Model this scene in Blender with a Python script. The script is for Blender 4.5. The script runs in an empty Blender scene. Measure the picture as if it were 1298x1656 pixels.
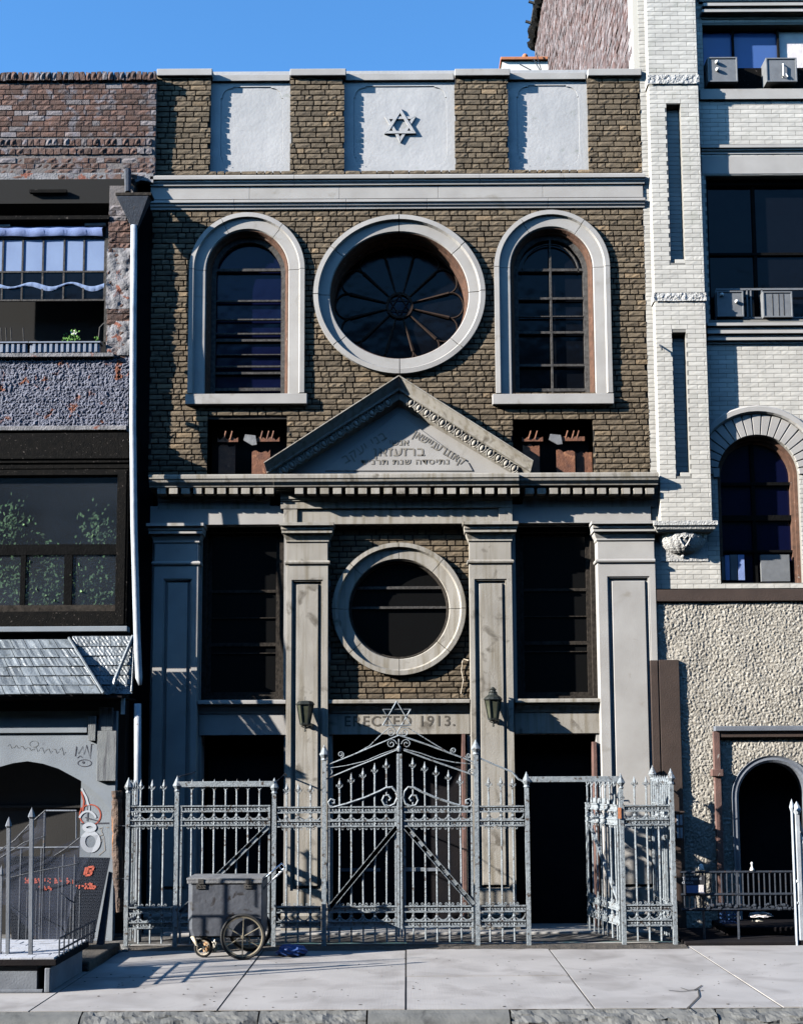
import bpy, bmesh, math, random
from mathutils import Vector, Matrix, noise
from mathutils.geometry import tessellate_polygon
PI = math.pi; R = math.radians
C = bpy.context.scene
col = C.collection
rng = random.Random(7)

# ------------------------------------------------------------------ camera
F, TILT, ROLL, PX0, PY0, D = 1984.0, R(6.2), 0.0052, 656.0, 1020.0, 15.5
fwd = Vector((0, math.cos(TILT), math.sin(TILT)))
up0 = Vector((0, -math.sin(TILT), math.cos(TILT))); rt0 = Vector((1, 0, 0))
# a small roll: lines that run level in the street climb a little to the right in the picture
right = (rt0 * math.cos(ROLL) - up0 * math.sin(ROLL)).normalized()
up = (up0 * math.cos(ROLL) + rt0 * math.sin(ROLL)).normalized()
def ray(px, py):
    return right * ((px - PX0) / F) + up * ((PY0 - py) / F) + fwd
FY = -1.2                                             # plane of the iron fence
_d = ray(656, 1531); ZC = -_d.z * (FY + D) / _d.y     # eye height above the pavement at the fence
CAM = Vector((0, -D, ZC))
def P(px, py, Y):
    d = ray(px, py); t = (Y + D) / d.y
    return CAM + d * t
def G(px, py, z=0.0):                                 # point of the ground under a pixel
    d = ray(px, py); t = (z - ZC) / d.z
    return CAM + d * t
def XZ(px, py, Y):
    p = P(px, py, Y); return (p.x, p.z)
def RC(a, b, c, d, Y):                                # pixel rectangle -> x0,x1,z0,z1 on plane Y
    return ((P(a, b, Y).x + P(a, d, Y).x) / 2, (P(c, b, Y).x + P(c, d, Y).x) / 2,
            (P(a, d, Y).z + P(c, d, Y).z) / 2, (P(a, b, Y).z + P(c, b, Y).z) / 2)
cd = bpy.data.cameras.new('camera'); cam = bpy.data.objects.new('camera', cd); col.objects.link(cam)
m3 = Matrix((right, up, -fwd)).transposed()
cam.matrix_world = Matrix.Translation(CAM) @ m3.to_4x4()
cd.sensor_fit = 'VERTICAL'; cd.sensor_height = 36; cd.sensor_width = 36 * 1298 / 1656
cd.lens = 36 * F / 1656
cd.shift_y = (PY0 - 828) / 1656; cd.shift_x = -(PX0 - 649) / 1656
cd.clip_end = 4000; cd.clip_start = .05
C.camera = cam
C.render.engine = 'CYCLES'; C.cycles.diffuse_bounces = 0

# ------------------------------------------------------------------ light
SX, SY, SZ = -2.6, -1.0, 1.15                          # towards the sun
EL = math.atan2(SZ, math.hypot(SX, SY)); AZ = math.atan2(SX, SY)
w = bpy.data.worlds.new('World'); C.world = w; w.use_nodes = True
nt = w.node_tree; nt.nodes.clear()
sky = nt.nodes.new('ShaderNodeTexSky'); sky.sky_type = 'NISHITA'; sky.sun_disc = False
sky.sun_elevation = EL; sky.sun_rotation = AZ; sky.altitude = 0; sky.air_density = 1.0; sky.dust_density = .5; sky.ozone_density = 3.0
bg = nt.nodes.new('ShaderNodeBackground'); bg.inputs[1].default_value = .08
wo = nt.nodes.new('ShaderNodeOutputWorld')
tint = nt.nodes.new('ShaderNodeMix'); tint.data_type = 'RGBA'; tint.blend_type = 'MULTIPLY'; tint.inputs[0].default_value = 1; tint.inputs[7].default_value = (.62, 1.10, 1.42, 1)
nt.links.new(sky.outputs[0], tint.inputs[6]); nt.links.new(tint.outputs[2], bg.inputs[0]); nt.links.new(bg.outputs[0], wo.inputs[0])
sl = bpy.data.lights.new('sun', 'SUN'); sl.energy = 5.0; sl.angle = R(.5); sl.color = (1, .955, .89)
so = bpy.data.objects.new('sun', sl); col.objects.link(so)
so.rotation_euler = Vector((SX, SY, SZ)).to_track_quat('Z', 'Y').to_euler()
C.view_settings.view_transform = 'Standard'; C.view_settings.look = 'None'
C.view_settings.gamma = 1; C.view_settings.use_curve_mapping = False
C.view_settings.exposure = 1.55

# ------------------------------------------------------------------ materials
MATS = {}
def surf(name, c1, c2=None, scale=3, rough=.85, bump=.3, bscale=60, island=0, c3=None, sscale=(9, 9, .7),
         s0=.5, s1=.7, metal=0, spec=.3, bdist=.01, c4=None, p0=.62, p1=.68, pscale=8, detail=6, alt=None, alta=.12):
    m = bpy.data.materials.new(name); m.use_nodes = True; t = m.node_tree; N = t.nodes; L = t.links
    b = N['Principled BSDF']; b.inputs['Roughness'].default_value = rough; b.inputs['Metallic'].default_value = metal
    b.inputs['Specular IOR Level'].default_value = spec
    geo = N.new('ShaderNodeNewGeometry')
    def noise_(sc, det=6, map_=None, dist=0):
        n = N.new('ShaderNodeTexNoise'); n.inputs['Scale'].default_value = sc; n.inputs['Detail'].default_value = det
        n.inputs['Distortion'].default_value = dist
        if map_:
            mp = N.new('ShaderNodeMapping'); mp.inputs['Scale'].default_value = map_; L.new(geo.outputs['Position'], mp.inputs[0]); L.new(mp.outputs[0], n.inputs['Vector'])
        else: L.new(geo.outputs['Position'], n.inputs['Vector'])
        return n.outputs['Fac']
    def ramp(f, a, b_):
        r = N.new('ShaderNodeMapRange'); r.inputs[1].default_value = a; r.inputs[2].default_value = b_; L.new(f, r.inputs[0]); return r.outputs[0]
    def mix(f, a, b_):
        x = N.new('ShaderNodeMix'); x.data_type = 'RGBA'
        L.new(f, x.inputs[0]) if not isinstance(f, float) else setattr(x.inputs[0], 'default_value', f)
        for s, v in ((x.inputs[6], a), (x.inputs[7], b_)):
            if isinstance(v, tuple): s.default_value = (*v, 1)
            else: L.new(v, s)
        return x.outputs[2]
    c2 = c2 or c1
    out = mix(ramp(noise_(scale), .3, .7), c1, c2)
    if alt:
        r = N.new('ShaderNodeMath'); r.operation = 'MULTIPLY'; r.inputs[1].default_value = 37.77; L.new(geo.outputs['Random Per Island'], r.inputs[0])
        fr = N.new('ShaderNodeMath'); fr.operation = 'FRACT'; L.new(r.outputs[0], fr.inputs[0])
        out = mix(ramp(fr.outputs[0], 1 - alta, 1 - alta + .03), out, alt)
    if c3: out = mix(ramp(noise_(1, 5, sscale), s0, s1), out, c3)
    if c4: out = mix(ramp(noise_(pscale, 8, None, .6), p0, p1), out, c4)
    if island:
        r = N.new('ShaderNodeMapRange'); r.inputs[3].default_value = 1 - island; r.inputs[4].default_value = 1 + island
        L.new(geo.outputs['Random Per Island'], r.inputs[0])
        v = N.new('ShaderNodeVectorMath'); v.operation = 'SCALE'; L.new(out, v.inputs[0]); L.new(r.outputs[0], v.inputs[3]); out = v.outputs[0]
    L.new(out, b.inputs['Base Color'])
    if bump:
        bn = N.new('ShaderNodeBump'); bn.inputs['Strength'].default_value = bump; bn.inputs['Distance'].default_value = bdist
        L.new(noise_(bscale, detail), bn.inputs['Height']); L.new(bn.outputs[0], b.inputs['Normal'])
    MATS[name] = m; return m
surf('limestone', (.365, .35, .33), (.295, .28, .262), 2.5, bump=.35, bscale=90, bdist=.004, c4=(.24, .22, .19), p0=.63, p1=.75, pscale=3)
surf('grimy_limestone', (.345, .32, .28), (.25, .23, .20), 2.2, bump=.45, bscale=80, bdist=.005, c3=(.19, .165, .125), sscale=(16, 16, .8), s0=.48, s1=.7, c4=(.12, .105, .085), p0=.6, p1=.72, pscale=5)
surf('cast_stone', (.41, .405, .40), (.33, .33, .33), 1.6, bump=.5, bscale=22, bdist=.006, c4=(.27, .28, .25), p0=.67, p1=.76, pscale=4)
surf('dark_groove', (.05, .045, .04), bump=0)
surf('olive_brick', (.158, .120, .077), (.100, .077, .052), 11, bump=1, bscale=130, bdist=.009, island=.25, alt=(.21, .15, .09), alta=.06)
surf('dark_mortar', (.030, .026, .022), (.02, .018, .016), 8, bump=.4)
surf('cream_brick', (.50, .475, .425), (.41, .39, .35), 4, bump=.15, bscale=60, bdist=.003, island=.09, c4=(.36, .35, .30), p0=.6, p1=.78, pscale=3)
surf('cream_mortar', (.20, .19, .17), bump=.2)
surf('rough_stone', (.44, .43, .41), (.36, .35, .33), 9, bump=1, bscale=45, bdist=.02)
surf('red_brick', (.115, .062, .046), (.075, .048, .04), 6, bump=1, bscale=70, bdist=.008, island=.35, alt=(.17, .15, .15), alta=.13, c4=(.13, .12, .13), p0=.54, p1=.66, pscale=7)
surf('grey_mortar', (.16, .14, .13), (.11, .10, .10), 9, bump=.8, bscale=50)
surf('peeling_paint', (.17, .175, .215), (.085, .09, .12), 9, bump=1, bscale=80, bdist=.008, c4=(.16, .055, .03), p0=.59, p1=.64, pscale=6)
surf('peeling_render', (.25, .24, .245), (.12, .12, .125), 7, bump=1, bscale=40, bdist=.012, c4=(.20, .07, .045), p0=.60, p1=.65, pscale=5)
surf('dark_matte', (.012, .012, .014), (.02, .017, .017), 3, bump=.4, spec=.02)
surf('soot_timber', (.007, .007, .007), (.012, .011, .010), 14, rough=.75, spec=.02, bump=.7, bscale=60, c4=(.11, .095, .085), p0=.665, p1=.70, pscale=42)
surf('black_timber', (.005, .005, .005), (.008, .008, .008), 14, rough=.6, spec=.02, bump=.5, bscale=50)
surf('worn_sash', (.05, .042, .035), (.018, .016, .014), 20, bump=.5, spec=.04)
surf('brown_wood', (.115, .062, .042), (.065, .038, .027), 14, bump=.4, spec=.15, c4=(.22, .19, .17), p0=.68, p1=.74, pscale=20)
surf('grey_sash', (.085, .08, .075), (.035, .032, .03), 25, bump=.5, spec=.15)
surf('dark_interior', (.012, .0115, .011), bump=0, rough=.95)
surf('dark_door', (.022, .02, .018), (.016, .015, .014), 3, rough=.6, bump=.2)
surf('rusty_steel', (.20, .085, .045), (.10, .045, .03), 12, rough=.7, bump=.6, c4=(.32, .15, .08), p0=.6, p1=.7)
surf('downpipe_paint', (.40, .435, .47), (.27, .29, .32), 8, rough=.5, bump=.25, c4=(.20, .15, .12), p0=.68, p1=.72, pscale=10)
surf('tin_shingle', (.175, .195, .21), (.10, .115, .125), 5, rough=.42, bump=.8, bscale=40, bdist=.008, island=.2, c4=(.10, .11, .11), p0=.62, p1=.68, pscale=9, spec=.5)
surf('white_plaster', (.24, .265, .29), (.18, .20, .225), 3, bump=.2, bscale=60, c4=(.14, .15, .17), p0=.7, p1=.75, pscale=14)
surf('weathered_board', (.20, .21, .21), (.14, .15, .16), 4, bump=.5, c3=(.07, .07, .08), sscale=(70, 70, 3))
surf('iron_silver', (.28, .31, .33), (.15, .17, .185), 30, rough=.5, bump=1, bscale=110, bdist=.006, spec=.4, c4=(.06, .045, .036), p0=.58, p1=.66, pscale=22)
surf('iron_dark', (.035, .042, .055), (.02, .024, .032), 22, rough=.5, bump=.4, c4=(.05, .035, .03), p0=.62, p1=.68, pscale=25)
surf('stucco', (.345, .315, .265), (.265, .24, .20), 2, bump=.6, bscale=90, bdist=.006, c4=(.46, .43, .375), p0=.50, p1=.62, pscale=42)
surf('brown_paint', (.06, .042, .034), (.045, .032, .026), 5, rough=.6, bump=.3, bscale=50)
surf('oxblood_paint', (.15, .085, .07), (.09, .055, .048), 8, rough=.6, bump=.4, c4=(.35, .33, .30), p0=.66, p1=.7, pscale=9)
surf('grey_paint', (.17, .185, .21), (.11, .12, .14), 4, rough=.6, bump=.3)
surf('party_wall', (.085, .045, .036), (.11, .085, .082), 2.5, bump=.9, bscale=18, bdist=.03, c3=(.17, .15, .15), sscale=(6, 5, 11), s0=.5, s1=.6, island=.3)
surf('terracotta', (.45, .17, .08), (.35, .14, .07), 8, bump=.3)
surf('white_paint', (.70, .69, .66), (.58, .57, .55), 5, bump=.2)
surf('appliance_metal', (.165, .17, .175), (.13, .135, .14), 12, rough=.5, bump=.1, spec=.4)
surf('cart_metal', (.085, .09, .105), (.05, .054, .064), 4, rough=.5, bump=.5, bscale=9, bdist=.02, spec=.4, c4=(.025, .022, .022), p0=.60, p1=.68, pscale=10)
surf('zinc_lid', (.22, .22, .22), (.12, .12, .125), 10, rough=.45, bump=.4, spec=.5)
surf('rubber', (.018, .018, .018), rough=.7, bump=.1)
surf('chrome', (.70, .72, .75), rough=.15, metal=1, bump=0)
surf('cream_enamel', (.62, .56, .46), (.35, .27, .18), 30, rough=.5, bump=.3)
surf('brass_wire', (.30, .26, .19), rough=.4, bump=0, metal=.6)
surf('lantern_metal', (.02, .023, .02), (.013, .015, .013), 20, rough=.5, bump=.3)
surf('lantern_glass', (.075, .08, .055), (.04, .043, .03), 10, rough=.2, bump=0, spec=.5)
surf('blue_plastic', (.05, .10, .28), (.03, .065, .20), 10, rough=.35, bump=.4)
surf('paper', (.62, .58, .50), (.5, .45, .38), 10, bump=.3)
surf('tan_litter', (.42, .24, .12), (.30, .18, .10), 10, bump=.3)
surf('log_wood', (.12, .08, .06), (.06, .046, .04), 14, bump=1, bscale=26, bdist=.03, c3=(.30, .13, .05), sscale=(14, 14, 2.2), s0=.6, s1=.68)
surf('diamond_plate', (.012, .015, .022), (.007, .009, .014), 8, rough=.5, bump=.2, spec=.15)  # darkened to stand for shade over the left foreground
surf('tread_bump', (.05, .06, .08), bump=0)
surf('dark_tracery', (.045, .03, .023), (.03, .02, .016), 12, bump=.2, spec=.1)
surf('red_spray', (.36, .08, .05), bump=0)
surf('white_spray', (.42, .44, .48), bump=0)
surf('black_spray', (.06, .06, .075), bump=0)
surf('tan_spray', (.28, .24, .20), bump=0)
surf('white_cloth', (.66, .62, .60), (.55, .5, .5), 10, bump=.4)
surf('leaf', (.12, .28, .05), (.07, .16, .03), 30, bump=.2)
surf('house_leaf', (.06, .13, .045), (.12, .18, .085), 12, bump=.2, island=.5)
surf('petal', (.8, .8, .7), bump=0)
surf('planter_plastic', (.22, .25, .30), (.17, .19, .24), 6, rough=.5, bump=.1)
surf('blue_sheet', (.20, .27, .48), (.14, .18, .34), 4, bump=.3)
surf('blind_fabric', (.20, .27, .42), (.16, .22, .36), 3, bump=.1)
surf('curb_stone', (.14, .14, .135), (.085, .087, .084), 4, bump=.5, bscale=60, bdist=.006, c4=(.05, .05, .05), p0=.60, p1=.72, pscale=4)
surf('milk_crate', (.05, .11, .26), bump=0, rough=.5)
surf('board_print', (.03, .03, .035), bump=0)
surf('letter_shade', (.085, .075, .062), bump=0)  # dark letter fill stands for shade and grime in the carved date
surf('letter_shade_pale', (.21, .19, .16), bump=0)  # letters toned below the stone to stand for carving shade
surf('slab_top', (.42, .43, .46), (.33, .34, .37), 8, bump=.3)

def special_ground():
    m = surf('pavement', (.34, .32, .305), (.275, .26, .25), 1.3, rough=.9, bump=.25, bscale=140, bdist=.003, c4=(.205, .19, .18), p0=.47, p1=.74, pscale=1.9)
    t = m.node_tree; N = t.nodes; L = t.links; b = N['Principled BSDF']
    # broom-finish lines running towards the kerb
    geo = N.new('ShaderNodeNewGeometry'); mp = N.new('ShaderNodeMapping'); mp.inputs['Scale'].default_value = (130, 1.6, 1)
    n = N.new('ShaderNodeTexNoise'); n.inputs['Scale'].default_value = 1; n.inputs['Detail'].default_value = 3
    L.new(geo.outputs['Position'], mp.inputs[0]); L.new(mp.outputs[0], n.inputs['Vector'])
    bp = N.new('ShaderNodeBump'); bp.inputs['Strength'].default_value = .35; bp.inputs['Distance'].default_value = .004
    old = b.inputs['Normal'].links[0].from_socket; L.new(n.outputs['Fac'], bp.inputs['Height']); L.new(old, bp.inputs['Normal']); L.new(bp.outputs[0], b.inputs['Normal'])
    bc = b.inputs['Base Color'].links[0].from_socket
    sp = N.new('ShaderNodeTexNoise'); sp.inputs['Scale'].default_value = 26; sp.inputs['Detail'].default_value = 3; L.new(geo.outputs['Position'], sp.inputs['Vector'])
    mr = N.new('ShaderNodeMapRange'); mr.inputs[1].default_value = .70; mr.inputs[2].default_value = .74; L.new(sp.outputs['Fac'], mr.inputs[0])
    mx = N.new('ShaderNodeMix'); mx.data_type = 'RGBA'; mx.inputs[7].default_value = (.14, .12, .11, 1)
    L.new(mr.outputs[0], mx.inputs[0]); L.new(bc, mx.inputs[6]); L.new(mx.outputs[2], b.inputs['Base Color'])
special_ground()
surf('pavement_joint', (.05, .047, .044), bump=0)
surf('pavement_worn', (.33, .32, .325), (.28, .27, .275), 2, rough=.9, bump=.4, bscale=90, bdist=.004, c4=(.2, .19, .18), p0=.6, p1=.75, pscale=4)
surf('asphalt', (.07, .07, .072), (.05, .05, .052), 6, rough=.9, bump=1, bscale=120, bdist=.008)
surf('yard_dark', (.15, .14, .13), (.07, .066, .06), 3, bump=.8, bscale=40, bdist=.01, c4=(.035, .032, .03), p0=.5, p1=.6, pscale=4)  # dark mottled tone for the yard strip
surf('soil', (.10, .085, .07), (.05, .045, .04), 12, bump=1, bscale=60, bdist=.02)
def glass(name, c, rough=.08, spec=.5, wav=.0):
    m = bpy.data.materials.new(name); m.use_nodes = True; b = m.node_tree.nodes['Principled BSDF']
    b.inputs['Base Color'].default_value = (*c, 1); b.inputs['Roughness'].default_value = rough; b.inputs['Specular IOR Level'].default_value = spec
    if wav:
        N = m.node_tree.nodes; L = m.node_tree.links
        n = N.new('ShaderNodeTexNoise'); n.inputs['Scale'].default_value = 2.5; g = N.new('ShaderNodeNewGeometry'); L.new(g.outputs['Position'], n.inputs['Vector'])
        bp = N.new('ShaderNodeBump'); bp.inputs['Strength'].default_value = wav; bp.inputs['Distance'].default_value = .02
        L.new(n.outputs['Fac'], bp.inputs['Height']); L.new(bp.outputs[0], b.inputs['Normal'])
    MATS[name] = m
glass('dark_glass', (.003, .0035, .005), .14, .22, .6)
glass('blue_glass', (.003, .004, .020), .16, .28, .6)
glass('sky_glass', (.05, .10, .26), .12, .8, .3)  # blue base colour stands in for reflected sky
glass('black_glass', (.006, .006, .006), .2, .15, .2)
def clear_glass():
    m = bpy.data.materials.new('clear_pane'); m.use_nodes = True; N = m.node_tree.nodes; L = m.node_tree.links; N.clear()
    o = N.new('ShaderNodeOutputMaterial'); t = N.new('ShaderNodeBsdfTransparent'); t.inputs[0].default_value = (.8, .83, .85, 1)
    g = N.new('ShaderNodeBsdfGlossy'); g.inputs[1].default_value = .06; 
    x = N.new('ShaderNodeMixShader'); x.inputs[0].default_value = .10; L.new(t.outputs[0], x.inputs[1]); L.new(g.outputs[0], x.inputs[2]); df = N.new('ShaderNodeBsdfDiffuse'); df.inputs[0].default_value = (.13, .15, .18, 1); x2 = N.new('ShaderNodeMixShader'); nz = N.new('ShaderNodeTexNoise'); nz.inputs['Scale'].default_value = 2.2; nz.inputs['Detail'].default_value = 5
    mr = N.new('ShaderNodeMapRange'); mr.inputs[1].default_value = .35; mr.inputs[2].default_value = .75; mr.inputs[3].default_value = .04; mr.inputs[4].default_value = .14; L.new(nz.outputs['Fac'], mr.inputs[0]); L.new(mr.outputs[0], x2.inputs[0]); L.new(x.outputs[0], x2.inputs[1]); L.new(df.outputs[0], x2.inputs[2]); L.new(x2.outputs[0], o.inputs[0])
    MATS['clear_pane'] = m
clear_glass()
def net_mat():
    m = bpy.data.materials.new('safety_net'); m.use_nodes = True; N = m.node_tree.nodes; L = m.node_tree.links; b = N['Principled BSDF']
    b.inputs['Base Color'].default_value = (.03, .04, .075, 1); b.inputs['Roughness'].default_value = .7
    b.inputs['Alpha'].default_value = .30; MATS['safety_net'] = m
net_mat()

# ------------------------------------------------------------------ mesh builder
class M:
    def __init__(s): s.v = []; s.f = []; s.T = None
    def add(s, vs, fs):
        n = len(s.v)
        if s.T: vs = [s.T(Vector(v)) for v in vs]
        s.v += [tuple(v) for v in vs]; s.f += [tuple(i + n for i in f) for f in fs]; return s
    def box(s, x0, x1, y0, y1, z0, z1):
        v = [(x, y, z) for z in (z0, z1) for y in (y0, y1) for x in (x0, x1)]
        return s.add(v, [(0, 1, 5, 4), (1, 3, 7, 5), (3, 2, 6, 7), (2, 0, 4, 6), (4, 5, 7, 6), (0, 2, 3, 1)])
    def pbox(s, a, b, c, d, y0, y1):
        x0, x1, z0, z1 = RC(a, b, c, d, y0); return s.box(x0, x1, y0, y1, z0, z1)
    def quad(s, a, b, c, d): return s.add([a, b, c, d], [(0, 1, 2, 3)])
    def plate(s, outer, holes, y0, y1, back=False):
        loops = [outer] + list(holes)
        tri = tessellate_polygon([[Vector((p[0], p[1], 0)) for p in l] for l in loops])
        flat = [p for l in loops for p in l]; n = len(flat)
        v = [(p[0], y0, p[1]) for p in flat] + [(p[0], y1, p[1]) for p in flat]
        f = [tuple(t) for t in tri]
        if back: f += [tuple(i + n for i in reversed(t)) for t in tri]
        k = 0
        for l in loops:
            m = len(l)
            for i in range(m):
                a, b = k + i, k + (i + 1) % m; f.append((a, b, b + n, a + n))
            k += m
        return s.add(v, f)
    def prismX(s, prof, x0, x1):
        n = len(prof); v = [(x0, y, z) for y, z in prof] + [(x1, y, z) for y, z in prof]
        f = [(i, (i + 1) % n, (i + 1) % n + n, i + n) for i in range(n)] + [tuple(range(n)), tuple(range(2 * n - 1, n - 1, -1))]
        return s.add(v, f)
    def sweep(s, st, prof, closed=False, cap=True, pclosed=True):
        # st: stations (ox, oz, nx, nz); prof: (d, y)
        v = []; n = len(prof)
        for ox, oz, nx, nz in st:
            for d, y in prof: v.append((ox + nx * d, y, oz + nz * d))
        f = []; m = len(st)
        for i in range(m if closed else m - 1):
            j = (i + 1) % m
            for k in range(n if pclosed else n - 1):
                l = (k + 1) % n; f.append((i * n + k, i * n + l, j * n + l, j * n + k))
        if cap and not closed and pclosed: f += [tuple(range(n)), tuple((m - 1) * n + k for k in range(n - 1, -1, -1))]
        return s.add(v, f)
    def tube(s, pts, r, n=6, cap=True, flat=None):
        pts = [Vector(p) for p in pts]; v = []; f = []; rr = r if isinstance(r, (list, tuple)) else [r] * len(pts)
        for i, p in enumerate(pts):
            t = (pts[min(i + 1, len(pts) - 1)] - pts[max(i - 1, 0)]).normalized()
            a = t.cross(Vector((0, 1, 0)));
            if a.length < .2: a = t.cross(Vector((1, 0, 0)))
            a.normalize(); b = t.cross(a).normalized()
            for k in range(n):
                an = 2 * PI * (k + .5) / n; v.append(p + a * math.cos(an) * rr[i] + b * math.sin(an) * rr[i] * (flat or 1))
        for i in range(len(pts) - 1):
            for k in range(n):
                l = (k + 1) % n; f.append((i * n + k, i * n + l, (i + 1) * n + l, (i + 1) * n + k))
        if cap: f += [tuple(range(n - 1, -1, -1)), tuple((len(pts) - 1) * n + k for k in range(n))]
        return s.add(v, f)
    def lathe(s, c, prof, n=12, axis='z', a0=0, a1=2 * PI):
        full = abs(a1 - a0 - 2 * PI) < 1e-6; m = n if full else n + 1; v = []; f = []
        for r, h in prof:
            for k in range(m):
                a = a0 + (a1 - a0) * k / n; x, y = r * math.cos(a), r * math.sin(a)
                v.append((c[0] + x, c[1] + y, c[2] + h) if axis == 'z' else (c[0] + x, c[1] + h, c[2] + y) if axis == 'y' else (c[0] + h, c[1] + x, c[2] + y))
        for i in range(len(prof) - 1):
            for k in range(n):
                l = (k + 1) % m; f.append((i * m + k, i * m + l, (i + 1) * m + l, (i + 1) * m + k))
        return s.add(v, f)
    def ball(s, c, rx, ry, rz, n=8, m=6):
        return s.lathe(c, [(0, 0)], 3) if 0 else s._ball(c, rx, ry, rz, n, m)
    def _ball(s, c, rx, ry, rz, n, m):
        v = []; f = []
        for i in range(m + 1):
            t = PI * i / m
            for k in range(n):
                a = 2 * PI * k / n; v.append((c[0] + rx * math.sin(t) * math.cos(a), c[1] + ry * math.sin(t) * math.sin(a), c[2] + rz * math.cos(t)))
        for i in range(m):
            for k in range(n): l = (k + 1) % n; f.append((i * n + k, (i + 1) * n + k, (i + 1) * n + l, i * n + l))
        return s.add(v, f)
    def grid(s, x0, x1, z0, z1, y, step, fn, skip=None):
        nx = max(1, int((x1 - x0) / step)); nz = max(1, int((z1 - z0) / step)); v = []; f = []
        for j in range(nz + 1):
            for i in range(nx + 1):
                x = x0 + (x1 - x0) * i / nx; z = z0 + (z1 - z0) * j / nz; v.append((x, y - fn(x, z), z))
        for j in range(nz):
            for i in range(nx):
                if skip and skip(x0 + (x1 - x0) * (i + .5) / nx, z0 + (z1 - z0) * (j + .5) / nz): continue
                a = j * (nx + 1) + i; f.append((a, a + 1, a + nx + 2, a + nx + 1))
        return s.add(v, f)
    def build(s, name, mat, parent=None, bevel=0, smooth=False, weld=True):
        off = parent.matrix_world.translation if parent else Vector()
        wp = WORLD.get(parent.name, Vector()) if parent else Vector()
        me = bpy.data.meshes.new(name); me.from_pydata([tuple(Vector(v) - wp) for v in s.v], [], s.f); me.validate()
        bm = bmesh.new(); bm.from_mesh(me)
        if weld: bmesh.ops.remove_doubles(bm, verts=bm.verts, dist=1e-6)
        bmesh.ops.recalc_face_normals(bm, faces=bm.faces); bm.to_mesh(me); bm.free()
        if smooth:
            for p in me.polygons: p.use_smooth = True
        o = bpy.data.objects.new(name, me); col.objects.link(o); me.materials.append(MATS[mat])
        if parent: o.parent = parent; WORLD[o.name] = wp
        else: WORLD[o.name] = Vector()
        if bevel:
            b = o.modifiers.new('bevel', 'BEVEL'); b.width = bevel; b.segments = 2; b.limit_method = 'ANGLE'; b.angle_limit = R(35); b.harden_normals = False
        return o
WORLD = {}
def thing(name, loc, label, cat, group=None):
    o = bpy.data.objects.new(name, None); col.objects.link(o); o.location = loc; o.empty_display_size = .2
    WORLD[o.name] = Vector(loc); o['label'] = label; o['category'] = cat
    if group: o['group'] = group
    return o
def tag(o, label, cat, group=None):
    o['label'] = label; o['category'] = cat
    if group: o['group'] = group
    return o
def rebase(o, loc):                                    # give a single-mesh thing its own base point
    loc = Vector(loc)
    for v in o.data.vertices: v.co -= loc
    o.location = loc; WORLD[o.name] = loc; return o
def structure(o): o['kind'] = 'structure'; return o
def text(body, size, mat, name, parent, origin, ang=0, extrude=.004, sx=1, spacing=1, bold=0):
    cu = bpy.data.curves.new(name, 'FONT'); cu.body = body; cu.size = size; cu.extrude = extrude; cu.align_x = 'CENTER'; cu.align_y = 'CENTER'
    cu.space_character = spacing; cu.offset = bold; cu.resolution_u = 3
    t = bpy.data.objects.new(name, cu); col.objects.link(t); bpy.context.view_layer.update()
    dg = bpy.context.evaluated_depsgraph_get(); me = bpy.data.meshes.new_from_object(t.evaluated_get(dg)); bpy.data.objects.remove(t)
    ca, sa = math.cos(ang), math.sin(ang); b = M()
    v = [(origin[0] + ca * p.co.x * sx - sa * p.co.y, origin[1] - p.co.z, origin[2] + sa * p.co.x * sx + ca * p.co.y) for p in me.vertices]
    b.add(v, [tuple(p.vertices) for p in me.polygons]); return b.build(name, mat, parent)
def N3(x, y, z): return noise.noise(Vector((x, y, z)))

# brick field: real bricks with broken faces standing proud of the mortar
def bricks(mb, x0, x1, z0, z1, Y, L=.213, H=.0735, j=.017, depth=.028, rough=.004, skip=None, mixed=True, rag=0, seed=1, head=.105, rects=()):
    r = random.Random(seed); rows = max(1, round((z1 - z0) / H)); H = (z1 - z0) / rows
    for k in range(rows):
        zt = z1 - k * H; zb = zt - H + j; off = -(r.random() * L if mixed else (L / 2 if k % 2 else 0)); x = x0 + off
        while x < x1 - .01:
            w_ = head if (mixed and r.random() < .38) else L; a = max(x, x0); b = min(x + w_ - j, x1); x += w_
            for h in rects:
                if h[2] - .02 < (zt + zb) / 2 < h[3] + .01 and a < h[1] and b > h[0]:
                    if a < h[0]: b = h[0]
                    elif b > h[1]: a = h[1]
                    else: b = a
            if b - a < .025: continue
            if skip and skip((a + b) / 2, (zt + zb) / 2, a, b): continue
            dy = r.uniform(-rag, rag) if rag else 0
            nx = 4 if b - a > .13 else 2; nz = 2; v = []; f = []; s = r.random() * 50
            e = .3 * rough
            for q in range(nz + 1):
                for p in range(nx + 1):
                    xx = a + (b - a) * p / nx; zz = zb + (zt - zb) * q / nz
                    edge = p in (0, nx) or q in (0, nz)
                    d = r.uniform(0, rough) * (.4 if edge else 1.6)
                    v.append((xx + (r.uniform(-e, e) if edge else 0), Y - d - dy, zz + (r.uniform(-e, e) if edge else 0)))
            m_ = nx + 1
            for q in range(nz):
                for p in range(nx): f.append((q * m_ + p, q * m_ + p + 1, (q + 1) * m_ + p + 1, (q + 1) * m_ + p))
            per = [p for p in range(m_)] + [q * m_ + nx for q in range(1, nz + 1)] + [nz * m_ + p for p in range(nx - 1, -1, -1)] + [q * m_ for q in range(nz - 1, 0, -1)]
            n0 = len(v)
            for i in per: v.append((v[i][0], Y + depth, v[i][2]))
            for i in range(len(per)): k2 = (i + 1) % len(per); f.append((per[i], n0 + i, n0 + k2, per[k2]))
            mb.add(v, f)
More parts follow.
